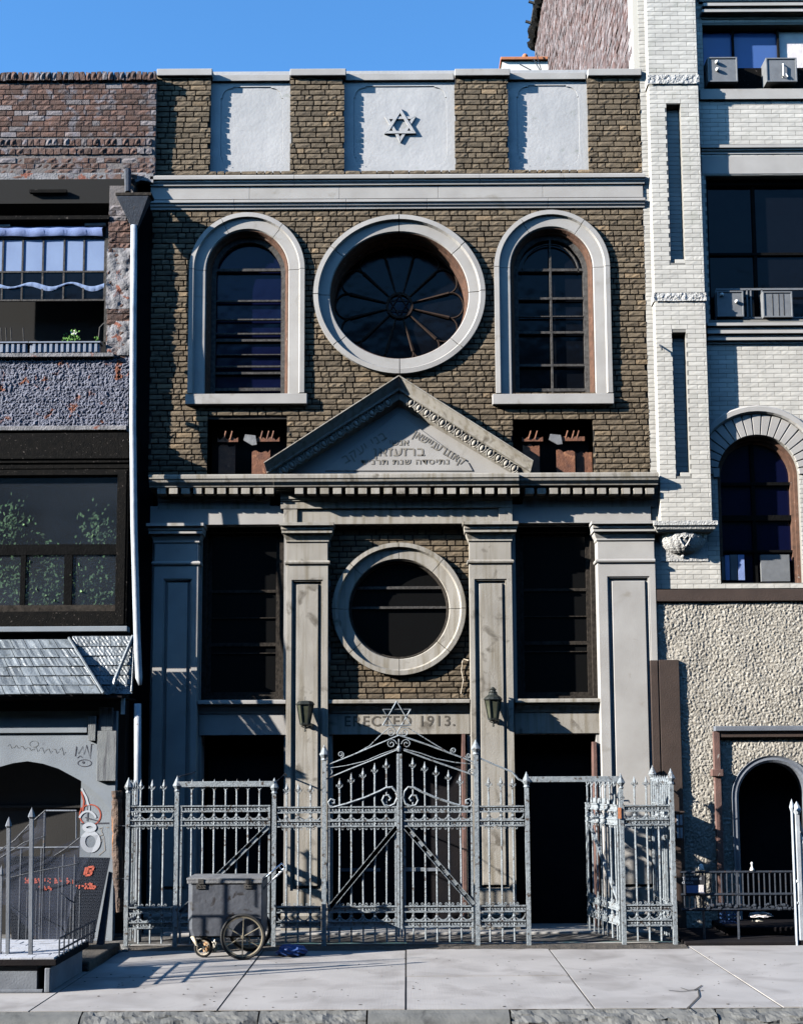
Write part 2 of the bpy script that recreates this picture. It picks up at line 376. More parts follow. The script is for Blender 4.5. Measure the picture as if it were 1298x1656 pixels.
def circle(c, rx, rz, n=48, a0=0, a1=2 * PI): return [(c[0] + rx * math.cos(a0 + (a1 - a0) * i / n), c[1] + rz * math.sin(a0 + (a1 - a0) * i / n)) for i in range(n)]
def archpoly(cx, zs, r, zb, n=24, rz=None):
    rz = rz or r
    return [(cx - r, zb), (cx - r, zs)] + [(cx + r * math.cos(PI - PI * i / n), zs + rz * math.sin(PI - PI * i / n)) for i in range(1, n)] + [(cx + r, zs), (cx + r, zb)]
def rectpoly(x0, x1, z0, z1): return [(x0, z0), (x1, z0), (x1, z1), (x0, z1)]
exec_parts = []
# ------------------------------------------------------------------ ground
def ground():
    Xl, Xr = -60, 60
    yb = G(656, 1632).y                                 # front edge of the pavement
    kerb_h = .14
    b = M(); b.box(-300, 300, -300, yb - .16, -kerb_h - .3, -kerb_h); structure(b.build('road', 'asphalt'))
    # pavement flags: separate slabs with open joints, so the joints are real grooves
    b = M(); j = .018; s = 1.6; x_ref = G(656, 1600).x
    ymid = G(1000, 1577).y; rows = [(yb, ymid), (ymid, -.9)]
    k0 = -8; rr = random.Random(3)
    for k in range(k0, 4):
        for (ya, yc) in rows:
            a, c = x_ref + k * s + j / 2, x_ref + (k + 1) * s - j / 2
            jj = .004 if ya == yb else .004
            if k >= 3: continue
            if k < -3: continue
            dz = rr.uniform(-.003, .003); b.box(a, c, ya + jj, yc - jj, -.12, dz)
    o = b.build('pavement', 'pavement'); structure(o)
    b = M(); x3 = x_ref + 3 * s; b.box(x3 + .006, 12, yb, -.9, -.12, -.004); b.box(-14, x_ref - 3 * s - .006, yb, -.9, -.12, -.004)
    structure(b.build('pavement', 'pavement_worn'))
    b = M(); b.box(-14, 12, yb + .004, -.89, -.2, -.007); structure(b.build('pavement_joint', 'pavement_joint'))
    # yard strip between fence and house fronts
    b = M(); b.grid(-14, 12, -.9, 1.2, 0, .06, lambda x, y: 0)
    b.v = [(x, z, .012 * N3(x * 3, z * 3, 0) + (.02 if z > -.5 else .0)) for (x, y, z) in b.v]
    structure(b.build('yard_paving', 'yard_dark'))
    # cracked kerb
    b = M(); rr = random.Random(5); x = -14.0
    while x < 12:
        L = rr.uniform(.9, 2.0); broken = rr.random() < .2 or -3.2 < x < -1.2 or x > 1.1
        n = max(3, int(L / .028)); m_ = 8; v = []; f = []
        for i in range(n + 1):
            xx = x + (L - .015) * i / n
            for q in range(m_ + 1):
                a = q / m_ * PI / 2; yy = yb - .002 - .16 * math.sin(a); zz = -.02 - (kerb_h - .01) * (1 - math.cos(a))
                zz = -.005 if q == 0 else zz; amp = .05 if broken else .008
                dz = amp * N3(xx * 7, q * .4, 3 + x) + .3 * amp * N3(xx * 22, q * 1.1, 5); dy = amp * (N3(xx * 6, q * .5, 9 + x) + .3 * N3(xx * 20, q, 2)) * (q > 0)
                v.append((xx, yy - dy * .8, max(zz - abs(dz) * (.6 if q else .4), -kerb_h)))
            v.append((xx, yb - .17 - .02 * N3(xx * 6, 4, 4), -kerb_h - .05))
        w_ = m_ + 2
        for i in range(n):
            for q in range(w_ - 1): f.append((i * w_ + q, i * w_ + q + 1, (i + 1) * w_ + q + 1, (i + 1) * w_ + q))
        f += [tuple(range(w_)), tuple(n * w_ + q for q in range(w_))]
        b.add(v, f); x += L
    structure(b.build('kerb', 'curb_stone'))
    # cobble rubble along the gutter at the right
    b = M(); rr = random.Random(12)
    for k in range(34):
        px = rr.choice([rr.uniform(900, 1300), rr.uniform(900, 1300), rr.uniform(300, 470)]); p = G(px, 1648, -kerb_h)
        s = rr.uniform(.05, .15); n0 = len(b.v); b.ball((p.x, p.y + rr.uniform(-.02, .12), -kerb_h + s * .25), s * 1.4, s, s * .55, 8, 5)
        for i in range(n0, len(b.v)):
            v = Vector(b.v[i]); q = N3(*(v * 9)) * .035; b.v[i] = (v.x + q, v.y - q, v.z + q * .6)
    o = b.build('gutter_rubble', 'curb_stone'); o['kind'] = 'stuff'; o['label'] = 'broken cobbles and rubble along the gutter below the kerb'
    # long crack in the pavement at the right
    b = M(); pts = [(1100, 1598), (1112, 1602), (1128, 1600), (1130, 1612), (1108, 1634)]; pts2 = [(1080, 1602), (1100, 1604), (1122, 1602), (1134, 1594)]
    for q in (pts, pts2):
        for a, c in zip(q, q[1:]):
            A, B = G(*a), G(*c); d = (B - A).normalized(); nn = Vector((-d.y, d.x, 0)) * .007
            b.quad(A + nn + Vector((0, 0, .0045)), B + nn + Vector((0, 0, .0045)), B - nn + Vector((0, 0, .0045)), A - nn + Vector((0, 0, .0045)))
    structure(b.build('pavement_crack', 'pavement_joint'))
ground()

# ------------------------------------------------------------------ the church-like synagogue front
XL, XR = P(244, 770, 0).x, P(1051, 760, 0).x
SYN = thing('synagogue', (XL, .4, 0), 'narrow olive brick synagogue front with stone pediment, round windows and four pilasters', 'building')
YB = .027
def stone(b, name='stone_trim', mat='limestone', bev=.005, par=None): return b.build(name, mat, par or SYN, bevel=bev)
ARCH = []
for cpx, zpx, rpx in ((400, 437, 93), (891.5, 433, 93)):
    c = XZ(cpx, zpx, 0); r = (P(cpx + rpx, zpx, 0).x - P(cpx - rpx, zpx, 0).x) / 2
    ztop = P(cpx, zpx - 91, 0).z; ARCH.append((c[0], c[1], r, (ztop - c[1]), P(cpx, 637, 0).z))
rc = XZ(645.5, 477, 0); RX = (P(784, 477, 0).x - P(507, 477, 0).x) / 2; RZ = (P(645, 349, 0).z - P(645, 605, 0).z) / 2
NICHE = [RC(335, 677, 464, 768, 0), RC(829, 677, 959, 768, 0)]
def inarch(x, z, A, k):
    cx, zs, r, rz, zb = A; r2 = r * k; rz2 = rz * k
    if z < zb - .01: return False
    if z < zs: return abs(x - cx) < r2
    return ((x - cx) / r2) ** 2 + ((z - zs) / rz2) ** 2 < 1
def skip_main(x, z, a, b_):
    for A in ARCH:
        if inarch(x, z, A, .88): return True
    if ((x - rc[0]) / RX) ** 2 + ((z - rc[1]) / RZ) ** 2 < .9 ** 2: return True
    if z < PEDTOP - .06 - abs(x - PEDX) * .66: return True
    return False
PEDX = P(645, 608, -.2).x; PEDTOP = P(645, 608, 0).z
zA0, zA1 = P(645, 283, 0).z, P(645, 120, 0).z
zB0, zB1 = P(645, 770, 0).z, P(645, 333, 0).z
xl, xr = P(252, 400, 0).x - .10, P(1043, 400, 0).x + .0
xl = P(246, 770, 0).x - .05; xr = XR
b = M()
holes = [archpoly(A[0], A[1], A[2] * .8, A[4], 24, A[3] * .8) for A in ARCH] + [circle(rc, RX * .88, RZ * .88)] + [rectpoly(*n[:2], max(n[2], zB0 + .004), n[3]) for n in NICHE]
b.plate(rectpoly(xl, xr, zB0 - .02, zB1 + .05), holes, YB, .5)
b.build('backing_wall', 'dark_mortar', SYN)
def ragged_niche(x, z, a, b_): return skip_main(x, z, a, b_)
b = M(); bricks(b, xl, xr, zB0, zB1, 0, rough=.007, skip=skip_main, rag=.003, seed=3, rects=NICHE)
b.build('brickwork', 'olive_brick', SYN)
# soldier-like header rows over the two niches
# parapet piers
PIERS = [(252, 339), (469, 555), (735, 820), (950, 1033)]
b = M(); mb = M()
for i, (p0, p1) in enumerate(PIERS):
    x0, x1 = (P(p0, 120, 0).x + P(p0, 283, 0).x) / 2, (P(p1, 120, 0).x + P(p1, 283, 0).x) / 2
    x1 += .012
    if i == 0: x0 = xl
    if i == 3: x1 = XR
    bricks(b, x0, x1, zA0, zA1, 0, rough=.007, rag=.003, seed=20 + i); mb.box(x0 + .012, x1 - .012, YB, .4, zA0, zA1)
zrow = P(645, 276, 0).z
bricks(b, xl, XR, zA0, zrow, .0, rough=.007, rag=.003, seed=31); mb.box(xl, XR, YB, .4, zA0 - .02, zrow - .005)
b.build('pier_brickwork', 'olive_brick', SYN); mb.build('pier_core', 'dark_mortar', SYN)
# caps
for i, (p0, p1) in enumerate(PIERS):
    b = M(); x0, x1, z0, z1 = RC(p0 - (0 if i else -2), 111, p1 + 2, 122, -.05)
    if i == 3: x1 = XR - .005
    b.box(x0 - .0, x1 + .02, -.055, .45, z0, z1); stone(b, 'pier_cap', 'limestone', .008)
# panels
PAN = [(339, 469), (555, 735), (820, 950)]
YP = .085
for i, (p0, p1) in enumerate(PAN):
    x0, x1 = P(p0, 200, 0).x + .01, P(p1, 200, 0).x - .004
    z0, z1 = P(645, 277, YP).z, P(645, 128, YP).z
    n = 10; iw = .13 if i != 1 else .13; ix0, ix1, iz0, iz1 = x0 + .125, x1 - .1, z0 + .06, z1 - .10
    r = .13; pts = []
    for (cx, cz, a) in ((ix0, iz0, 90), (ix1, iz0, 180), (ix1, iz1, 270), (ix0, iz1, 0)):
        # convex rounded corner with small shoulder notches
        sx = 1 if cx == ix0 else -1; sz = 1 if cz == iz0 else -1
        arc = []
        for k in range(n + 1):
            t = PI / 2 * k / n
            arc.append((cx + sx * r * (1 - math.cos(t)), cz + sz * r * (1 - math.sin(t))))
        first = [(cx - sx * 0, cz + sz * (r + .03)), (cx + sx * .018, cz + sz * (r + .03))] ; last = [(cx + sx * (r + .03), cz + sz * .018), (cx + sx * (r + .03), cz)]
        seq = first + [(p[0] + sx * .018, p[1] + sz * .018) for p in arc][0:] + last
        seq = [p for k, p in enumerate(seq)]
        if sx * sz > 0: pts += seq
        else: pts += seq[::-1]
    b = M(); b.plate(rectpoly(x0 - .06, x1 + .06, z0 - .01, z1 + .12), [pts], YP, YP + .02)
    fr = stone(b, 'parapet_panel', 'cast_stone', .002)
    b = M(); b.grid(ix0 - .05, ix1 + .05, iz0 - .05, iz1 + .05, YP + .013, .03, lambda x, z: .002 * N3(x * 9, z * 9, 1)); b.build('panel_field', 'cast_stone', fr, smooth=True)
    b = M(); b.box(x0 - .06, x1 + .06, YP + .021, .38, z0 - .01, z1 + .11); b.build('panel_core', 'cast_stone', fr)
    b = M(); zc0, zc1 = P(645, 128, .02).z, P(645, 117 + (1 if i == 0 else 0), .02).z
    b.box(x0 + .012, x1 - .002, YP - .045, .43, zc0, zc1); stone(b, 'panel_coping', 'limestone', .006)
    if i == 1:
        c = XZ(645, 203, YP); c = ((ix0 + ix1) / 2, c[1]); Rr = .245
        for s in (1, -1):
            b = M()
            for k in range(3):
                a0 = PI / 2 * s + k * 2 * PI / 3; a1 = a0 + 2 * PI / 3
                A_ = Vector((c[0] + Rr * math.cos(a0), 0, c[1] + Rr * math.sin(a0))); B_ = Vector((c[0] + Rr * math.cos(a1), 0, c[1] + Rr * math.sin(a1)))
                d = (B_ - A_).normalized(); nn = Vector((-d.z, 0, d.x)) * .02
                e = d * .0; q = [A_ + nn * .0 - d * .0, B_, B_ - d * .07 + nn * 2, A_ + d * .07 + nn * 2]
                inn = (Vector((c[0], 0, c[1])) - (A_ + B_) / 2).normalized() * .038
                q = [A_, B_, B_ - d * .066 + inn, A_ + d * .066 + inn]
                b.plate([(p.x, p.z) for p in q], [], YP - .016 - .004 * s - .001 * k, YP + .03)
            b.build('star_emblem', 'cast_stone', fr, bevel=.004)
# string course
def zp(py, Y=-.08): return P(645, py, Y).z
def course(x0, x1, rows, name, mat='limestone', par=None, yback=.2, bev=.003):
    prof = [(yback, rows[0][1])] + [(y, z) for y, z in rows] + [(yback, rows[-1][1])]
    b = M(); b.prismX(prof, x0, x1); return stone(b, name, mat, bev, par)
xr2 = XR + .02; xl2 = P(252, 300, 0).x - .06
jx = [P(p, 305, 0).x for p in (404, 549, 708, 877)]
ed = [xl2] + [P(p, 290, 0).x for p in (477, 630, 775, 910)] + [xr2]
b = M()
for a, c in zip(ed, ed[1:]):
    b.prismX([(.2, zp(282)), (-.085, zp(282)), (-.095, zp(284)), (-.095, zp(289)), (-.07, zp(290)), (-.07, zp(292)), (-.05, zp(294)), (-.045, zp(297)), (.2, zp(297))], a + .002, c - .002)
sc_ = stone(b, 'string_course', 'limestone', .003)
b = M()
for a, c in zip([xl2] + jx, jx + [xr2 - .02]): b.box(a + .002, c - .002, -.022, .2, zp(321, -.02), zp(296.5, -.02))
stone(b, 'frieze', 'limestone', .003)
ed = [xl2] + [P(p, 325, 0).x for p in (380, 560, 690, 885)] + [xr2]
b = M()
for a, c in zip(ed, ed[1:]):
    b.prismX([(.2, zp(320)), (-.05, zp(320)), (-.066, zp(321)), (-.066, zp(325)), (-.045, zp(326.5)), (-.04, zp(329)), (-.02, zp(331)), (-.015, zp(334)), (.2, zp(334))], a + .002, c - .002)
stone(b, 'string_course', 'limestone', .003)
# arched windows
YS, YG = .16, .20
RING = [(0, .05), (0, -.052), (-.06, -.055), (-.075, -.015), (-.205, -.008), (-.215, .012), (-.215, .05)]
for wi, (cx, zs, r, rz, zb) in enumerate(ARCH):
    W = None; gaps = .006
    b = M()
    def st(a): return (cx + r * math.cos(a), zs + rz * math.sin(a), math.cos(a), math.sin(a))
    for sgn in (-1, 1):
        b.sweep([(cx + sgn * r, zb, sgn, 0), (cx + sgn * r, zs - .003, sgn, 0)], RING)
    cuts = [0, R(52), R(117), PI] if wi == 0 else [0, R(55), R(122), PI]
    for a0, a1 in zip(cuts, cuts[1:]):
        g = .0055; n = max(6, int((a1 - a0) / .09)); b.sweep([st(a0 + g + (a1 - a0 - 2 * g) * i / n) for i in range(n + 1)], RING)
    sur = stone(b, 'window_surround', 'limestone', 0)
    x0, x1, z0, z1 = RC(300, 637, 496.5, 653.5, -.07) if wi == 0 else RC(796, 637, 992, 653.5, -.07)
    b = M(); b.box(x0, x1, -.085, .12, z0, z1); stone(b, 'window_sill', 'limestone', .006)
    ri, rzi = r - .215, rz - .215
    # reveal, brick mould and sash
    fr_prof = [(.0, .012), (-.012, .012), (-.03, .05), (-.03, .07), (-.05, .09), (-.05, YS), (.0, YS)]
    def sti(a): return (cx + ri * math.cos(a), zs + rzi * math.sin(a), math.cos(a), math.sin(a))
    sts = [(cx + ri, zb, 1, 0)] + [sti(PI * i / 24) for i in range(25)] + [(cx - ri, zb, -1, 0)]
    b = M(); b.sweep(sts, [(d, y) for d, y in fr_prof]); win = b.build('window_frame', 'brown_wood', SYN)
    b = M(); b.sweep(sts, [(-.05, YS - .02), (-.11, YS - .01), (-.11, YS + .04), (-.05, YS + .04)])
    mb2 = b
    def bar(z, h, y=YS): mb2.box(cx - ri + .06, cx + ri - .06, y - .01, y + .03, z - h / 2, z + h / 2)
    cpx = 400 if wi == 0 else 891
    if wi == 0:
        for py, h in ((437, .035), (487, .022), (517, .018), (540, .02), (593, .022)): bar(P(cpx, py, YS).z, h)
        bar(P(cpx, 550, YS).z, .03, YS + .02); bar(P(cpx, 573, YS).z, .012, YS + .02); bar(P(cpx, 603, YS).z, .03, YS + .02); bar(P(cpx, 630, YS).z, .04)
    else:
        for py, h in ((437, .035), (483, .03), (512, .012), (538, .03), (591, .03), (631, .04)): bar(P(cpx, py, YS).z, h)
        mb2.box(cx - .012, cx + .014, YS - .012, YS + .03, zb, zs + rzi - .1)
        mb2.sweep([(cx + (ri - .16) * math.cos(a), zs + (rzi - .16) * math.sin(a), math.cos(a), math.sin(a)) for a in [PI * i / 16 for i in range(17)]], [(0, YS - .01), (-.012, YS - .01), (-.012, YS + .03), (0, YS + .03)])
    b.build('sash', 'grey_sash', win)
    b = M(); b.plate(archpoly(cx, zs, ri - .05, zb, 24, rzi - .05), [], YG + .02, YG + .03)
    b.build('pane', 'blue_glass' if wi == 0 else 'dark_glass', win)
    # niche with rusty plates below
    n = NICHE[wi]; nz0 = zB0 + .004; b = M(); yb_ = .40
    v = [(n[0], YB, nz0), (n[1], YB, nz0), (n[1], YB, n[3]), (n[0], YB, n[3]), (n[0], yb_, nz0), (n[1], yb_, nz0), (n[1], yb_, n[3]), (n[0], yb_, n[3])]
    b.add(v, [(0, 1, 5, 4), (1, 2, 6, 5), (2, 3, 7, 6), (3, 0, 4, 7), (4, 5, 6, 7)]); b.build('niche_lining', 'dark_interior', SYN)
    b = M()
    for (a, c_, d, e, y) in ((.12, .38, .62, .70, .06), (.56, .90, .62, .70, .05), (.13, .34, .0, .60, .10), (.55, .78, .0, .50, .09), (.80, 1.0, .0, .48, .14)):
        X0 = n[0] + a * (n[1] - n[0]); X1 = n[0] + c_ * (n[1] - n[0]); Z0 = nz0 + d * (n[3] - nz0); Z1 = nz0 + e * (n[3] - nz0)
        rr = random.Random(int(a * 100) + wi); k = 8; pts = [(X0, Z0), (X1, Z0)] + [(X1 - (X1 - X0) * i / k, Z1 - (rr.random() * .05 if e < .7 or i % 3 == 1 else 0)) for i in range(k + 1)]
        b.plate(pts, [], y, y + .02)
    for q in (.2, .28, .66, .74, .8): b.tube([(n[0] + q * (n[1] - n[0]), .06, nz0 + .66 * (n[3] - nz0)), (n[0] + (q + .03) * (n[1] - n[0]), .04, nz0 + .8 * (n[3] - nz0))], .012, 5)
    b.build('rusty_plate', 'rusty_steel', SYN)
    b = M(); b.plate([(n[0] + q * (n[1] - n[0]), nz0 + h * (n[3] - nz0)) for q, h in ((.45, .64), (.56, .55), (.62, .56), (.60, .72), (.47, .74))], [], .03, .05); b.build('zinc_scrap', 'zinc_lid', SYN)
# upper round window
def roundwin(c, rx, rz, rings, cuts, mat):
    b = M()
    for a0, a1 in zip(cuts, cuts[1:] + [cuts[0] + 2 * PI]):
        g = .005; n = max(6, int((a1 - a0) / .07))
        b.sweep([(c[0] + rx * math.cos(a), c[1] + rz * math.sin(a), math.cos(a), math.sin(a)) for a in [a0 + g + (a1 - a0 - 2 * g) * i / n for i in range(n + 1)]], rings)
    return stone(b, 'window_surround', mat, 0)
roundwin(rc, RX, RZ, [(0, .05), (0, -.06), (-.062, -.064), (-.082, -.016), (-.205, -.008), (-.215, .01), (-.215, .06)], [R(a) for a in (2, 40, 90, 143, 180, 220, 270, 317)], 'limestone')
rx, rz = RX - .215, RZ - .215
b = M(); cst = [(rc[0] + rx * math.cos(a), rc[1] + rz * math.sin(a), math.cos(a), math.sin(a)) for a in [2 * PI * i / 64 for i in range(64)]]
b.sweep(cst, [(.0, .012), (-.006, .012), (-.012, .06), (-.012, .14), (-.024, .16), (-.024, .28), (-.04, .30), (-.04, .42), (.0, .42)], closed=True); rose = b.build('rose_window', 'brown_wood', SYN)
b = M(); NPET = 12
hub = .17
for k in range(NPET):
    a = 2 * PI * (k + .5) / NPET; ca, sa = math.cos(a), math.sin(a)
    r0, r1 = hub + .01, rx - .22; Q = rz / rx
    b.tube([(rc[0] + r0 * ca, .38, rc[1] + r0 * sa * Q), (rc[0] + r1 * ca, .38, rc[1] + r1 * sa * Q)], [.009, .022], 5)
    for s in (-1, 1):                                  # foiled head of each petal
        pts = []
        for i in range(9):
            t = i / 8; rr_ = r1 + .17 * math.sin(t * PI / 2); aa = a + s * (PI / NPET) * (1 - math.cos(t * PI / 2)) * 1.0
            pts.append((rc[0] + rr_ * math.cos(aa), .38, rc[1] + rr_ * Q * math.sin(aa)))
        b.tube(pts, .010, 5)
b.lathe((rc[0], .38, rc[1]), [(hub - .02, -.02), (hub + .012, -.02), (hub + .012, .03), (hub - .02, .03), (hub - .02, -.02)], 24, 'y')
for s in (1, -1):
    for k in range(3):
        a0 = PI / 2 * s + k * 2 * PI / 3; a1 = a0 + 2 * PI / 3
        b.tube([(rc[0] + .15 * math.cos(a0), .37, rc[1] + .15 * math.sin(a0)), (rc[0] + .15 * math.cos(a1), .37, rc[1] + .15 * math.sin(a1))], .008, 4)
b.build('tracery', 'dark_tracery', rose)
b = M(); b.plate(circle(rc, rx - .03, rz - .03, 48), [], .405, .415); b.build('pane', 'dark_glass', rose)
b = M(); b.plate(circle(rc, hub - .02, hub - .02, 24), [], .398, .402); b.build('hub_pane', 'blue_glass', rose)

# pediment
YT = -.03; YF = -.30
APX = XZ(645, 607, YF); LE = XZ(427, 748, YF); RE = XZ(862, 745, YF)
YC = YF
sl_ = (APX[1] - RE[1]) / (RE[0] - APX[0]); cosA = 1 / math.hypot(1, sl_); sinA = sl_ * cosA
rake = [(0, .0), (0, YF - .02), (.014, YF - .02), (.02, YF), (.10, YF + .075), (.112, YF + .085), (.14, YF + .088), (.148, YF + .13), (.225, YF + .15), (.235, YF + .18), (.27, YT - .005), (.27, .0)]
for sgn, E in ((-1, LE), (1, RE)):
    dx, dz = E[0] - APX[0], E[1] - APX[1]; L = math.hypot(dx, dz); ux, uz = dx / L, dz / L
    nx, nz = (uz, -ux) if sgn > 0 else (-uz, ux)
    if nz > 0: nx, nz = -nx, -nz
    # mitre at the apex: vertical joint
    kk = 1 / abs(nz)
    zbase = P(645, 770, YF).z
    b = M(); b.sweep([(APX[0] + sgn * .001, APX[1], 0, -kk), (E[0], E[1], nx * .35 , nz * 1.0 - .0)], rake)
    rk = stone(b, 'raking_cornice', 'grimy_limestone', .002)
    # egg and dart
    b = M(); n = 14; t0 = .30
    for i in range(n):
        t = t0 + (L - .16 - t0) * i / (n - 1); ox = APX[0] + ux * t; oz = APX[1] + uz * t; cx_, cz_ = ox + nx * .187, oz + nz * .187
        def TT(v, cx_=cx_, cz_=cz_): return Vector((cx_ + v.x * ux + v.z * -nx, YF + .14 + v.y, cz_ + v.x * uz + v.z * -nz))
        b.T = TT; b.ball((0, -.006, 0), .032, .034, .046, 8, 6)
        for s in (-1, 1): b.tube([(s * .028, -.016, .05), (s * .047, -.02, .012), (s * .038, -.018, -.034), (s * .010, -.014, -.056)], .010, 5)
        b.tube([(.062, -.012, .046), (.062, -.018, -.04)], [.005, .013], 4); b.T = None
    b.build('egg_and_dart', 'grimy_limestone', rk, smooth=True)
# tympanum
zb_ = P(645, 768, YT).z
b = M(); m0 = .0
tri = [(LE[0] + .10, zb_), (RE[0] - .10, zb_), (APX[0], APX[1] - .2)]
b.plate(tri, [], YT, .1); ty = b.build('tympanum', 'limestone', SYN)
# raised text tablet with rounded foot
t3 = [XZ(525, 762, YT), XZ(765, 762, YT), XZ(757, 748, YT), XZ(735, 735, YT), XZ(645, 668, YT), XZ(545, 742, YT)]
b = M(); b.plate(t3, [], YT - .012, YT + .02); b.build('tablet', 'limestone', ty, bevel=.008)
YTx = YT - .0145
heb = 'letter_shade_pale'
def hebrew(s): return s[::-1]
sang = math.atan2(-(APX[1] - RE[1]), RE[0] - APX[0])
o = XZ(709, 724, YTx); text(hebrew('קאנגרעגיישאן'), .150, 'letter_shade_pale', 'inscription', ty, (o[0], YTx, o[1]), -R(31), .002, .86, 1.06, .002)
o = XZ(589, 724, YTx); text(hebrew('בני יעקב'), .165, 'letter_shade_pale', 'inscription', ty, (o[0], YTx, o[1]), R(32), .002, 1.0, 1.12, .002)
o = XZ(645, 716, YTx); text(hebrew('אנשי'), .11, 'letter_shade_pale', 'inscription', ty, (o[0], YTx, o[1]), 0, .002, 1.15, 1.05, .0015)
o = XZ(645, 731, YTx); text(hebrew('ברזעזאן'), .165, 'letter_shade_pale', 'inscription', ty, (o[0], YTx, o[1]), 0, .002, 1.15, 1.1, .002)
o = XZ(655, 747, YTx); text(hebrew('נתיסדה שנת תרנ״ד'), .10, 'letter_shade_pale', 'inscription', ty, (o[0], YTx, o[1]), 0, .002, 1.25, 1.15, .0015)

# entablature
def entab(x0, x1, dy, name, denpx, mat='limestone', fr0=None):
    z = lambda py, Y=-.2: P(645, py, Y + dy).z
    b = M(); b.prismX([(.3, z(768)), (-.285 + dy, z(768)), (-.29 + dy, z(770)), (-.29 + dy, z(775)), (-.278 + dy, z(776.5)), (-.27 + dy, z(780)), (-.235 + dy, z(785)), (-.23 + dy, z(787)), (-.12 + dy, z(787.5)), (-.12 + dy, z(790)), (.3, z(790))], x0, x1)
    c_ = stone(b, 'cornice', mat, .003)
    b = M(); b.prismX([(.3, z(790.2)), (-.065 + dy, z(790.2)), (-.065 + dy, z(802)), (-.05 + dy, z(803)), (-.05 + dy, z(805)), (-.035 + dy, z(806)), (-.034 + dy, z(817)), (.3, z(817))], x0 + .07, x1 - (.07 if x1 < 2.2 else 0)); b.build('bed_mould', mat, c_)
    b = M()
    for px in denpx:
        a, q, e, f_ = RC(px, 792, px + 13.6, 801.5, -.12 + dy); b.box(a, q, -.222 + dy, -.066 + dy, e, f_)
    b.build('dentil_row', mat, c_, bevel=.003)
    return c_
cl, crr = P(243, 770, -.2).x, P(1062, 770, -.2).x
c0, c1 = P(443, 780, -.28).x, P(838, 780, -.28).x
entab(cl, c0 - .002, 0, 'cornice', [257 + 19.3 * k for k in range(10)], 'grimy_limestone')
entab(c1 + .002, crr, 0, 'cornice', [848 + 19.3 * k for k in range(11)], 'grimy_limestone')
entab(c0, c1, -.085, 'cornice', [478 + 20.4 * k for k in range(18)], 'grimy_limestone')
b = M(); z = lambda py, Y: P(645, py, Y).z
b.box(P(244, 830, 0).x, P(1051, 830, 0).x, -.03, .3, z(847, -.03), z(816.5, -.03)); fz = stone(b, 'frieze', 'limestone', .003)
b = M(); b.box(P(481, 830, -.09).x, P(806, 830, -.09).x, -.085, -.031, z(847, -.09), z(816, -.09)); stone(b, 'frieze', 'grimy_limestone', .003)
for a, c in ((459, 481), (806, 828)):
    b = M(); b.box(P(a, 830, -.1).x, P(c, 830, -.1).x, -.11, -.031, z(847, -.1), z(812, -.1)); stone(b, 'frieze_block', 'grimy_limestone', .003)

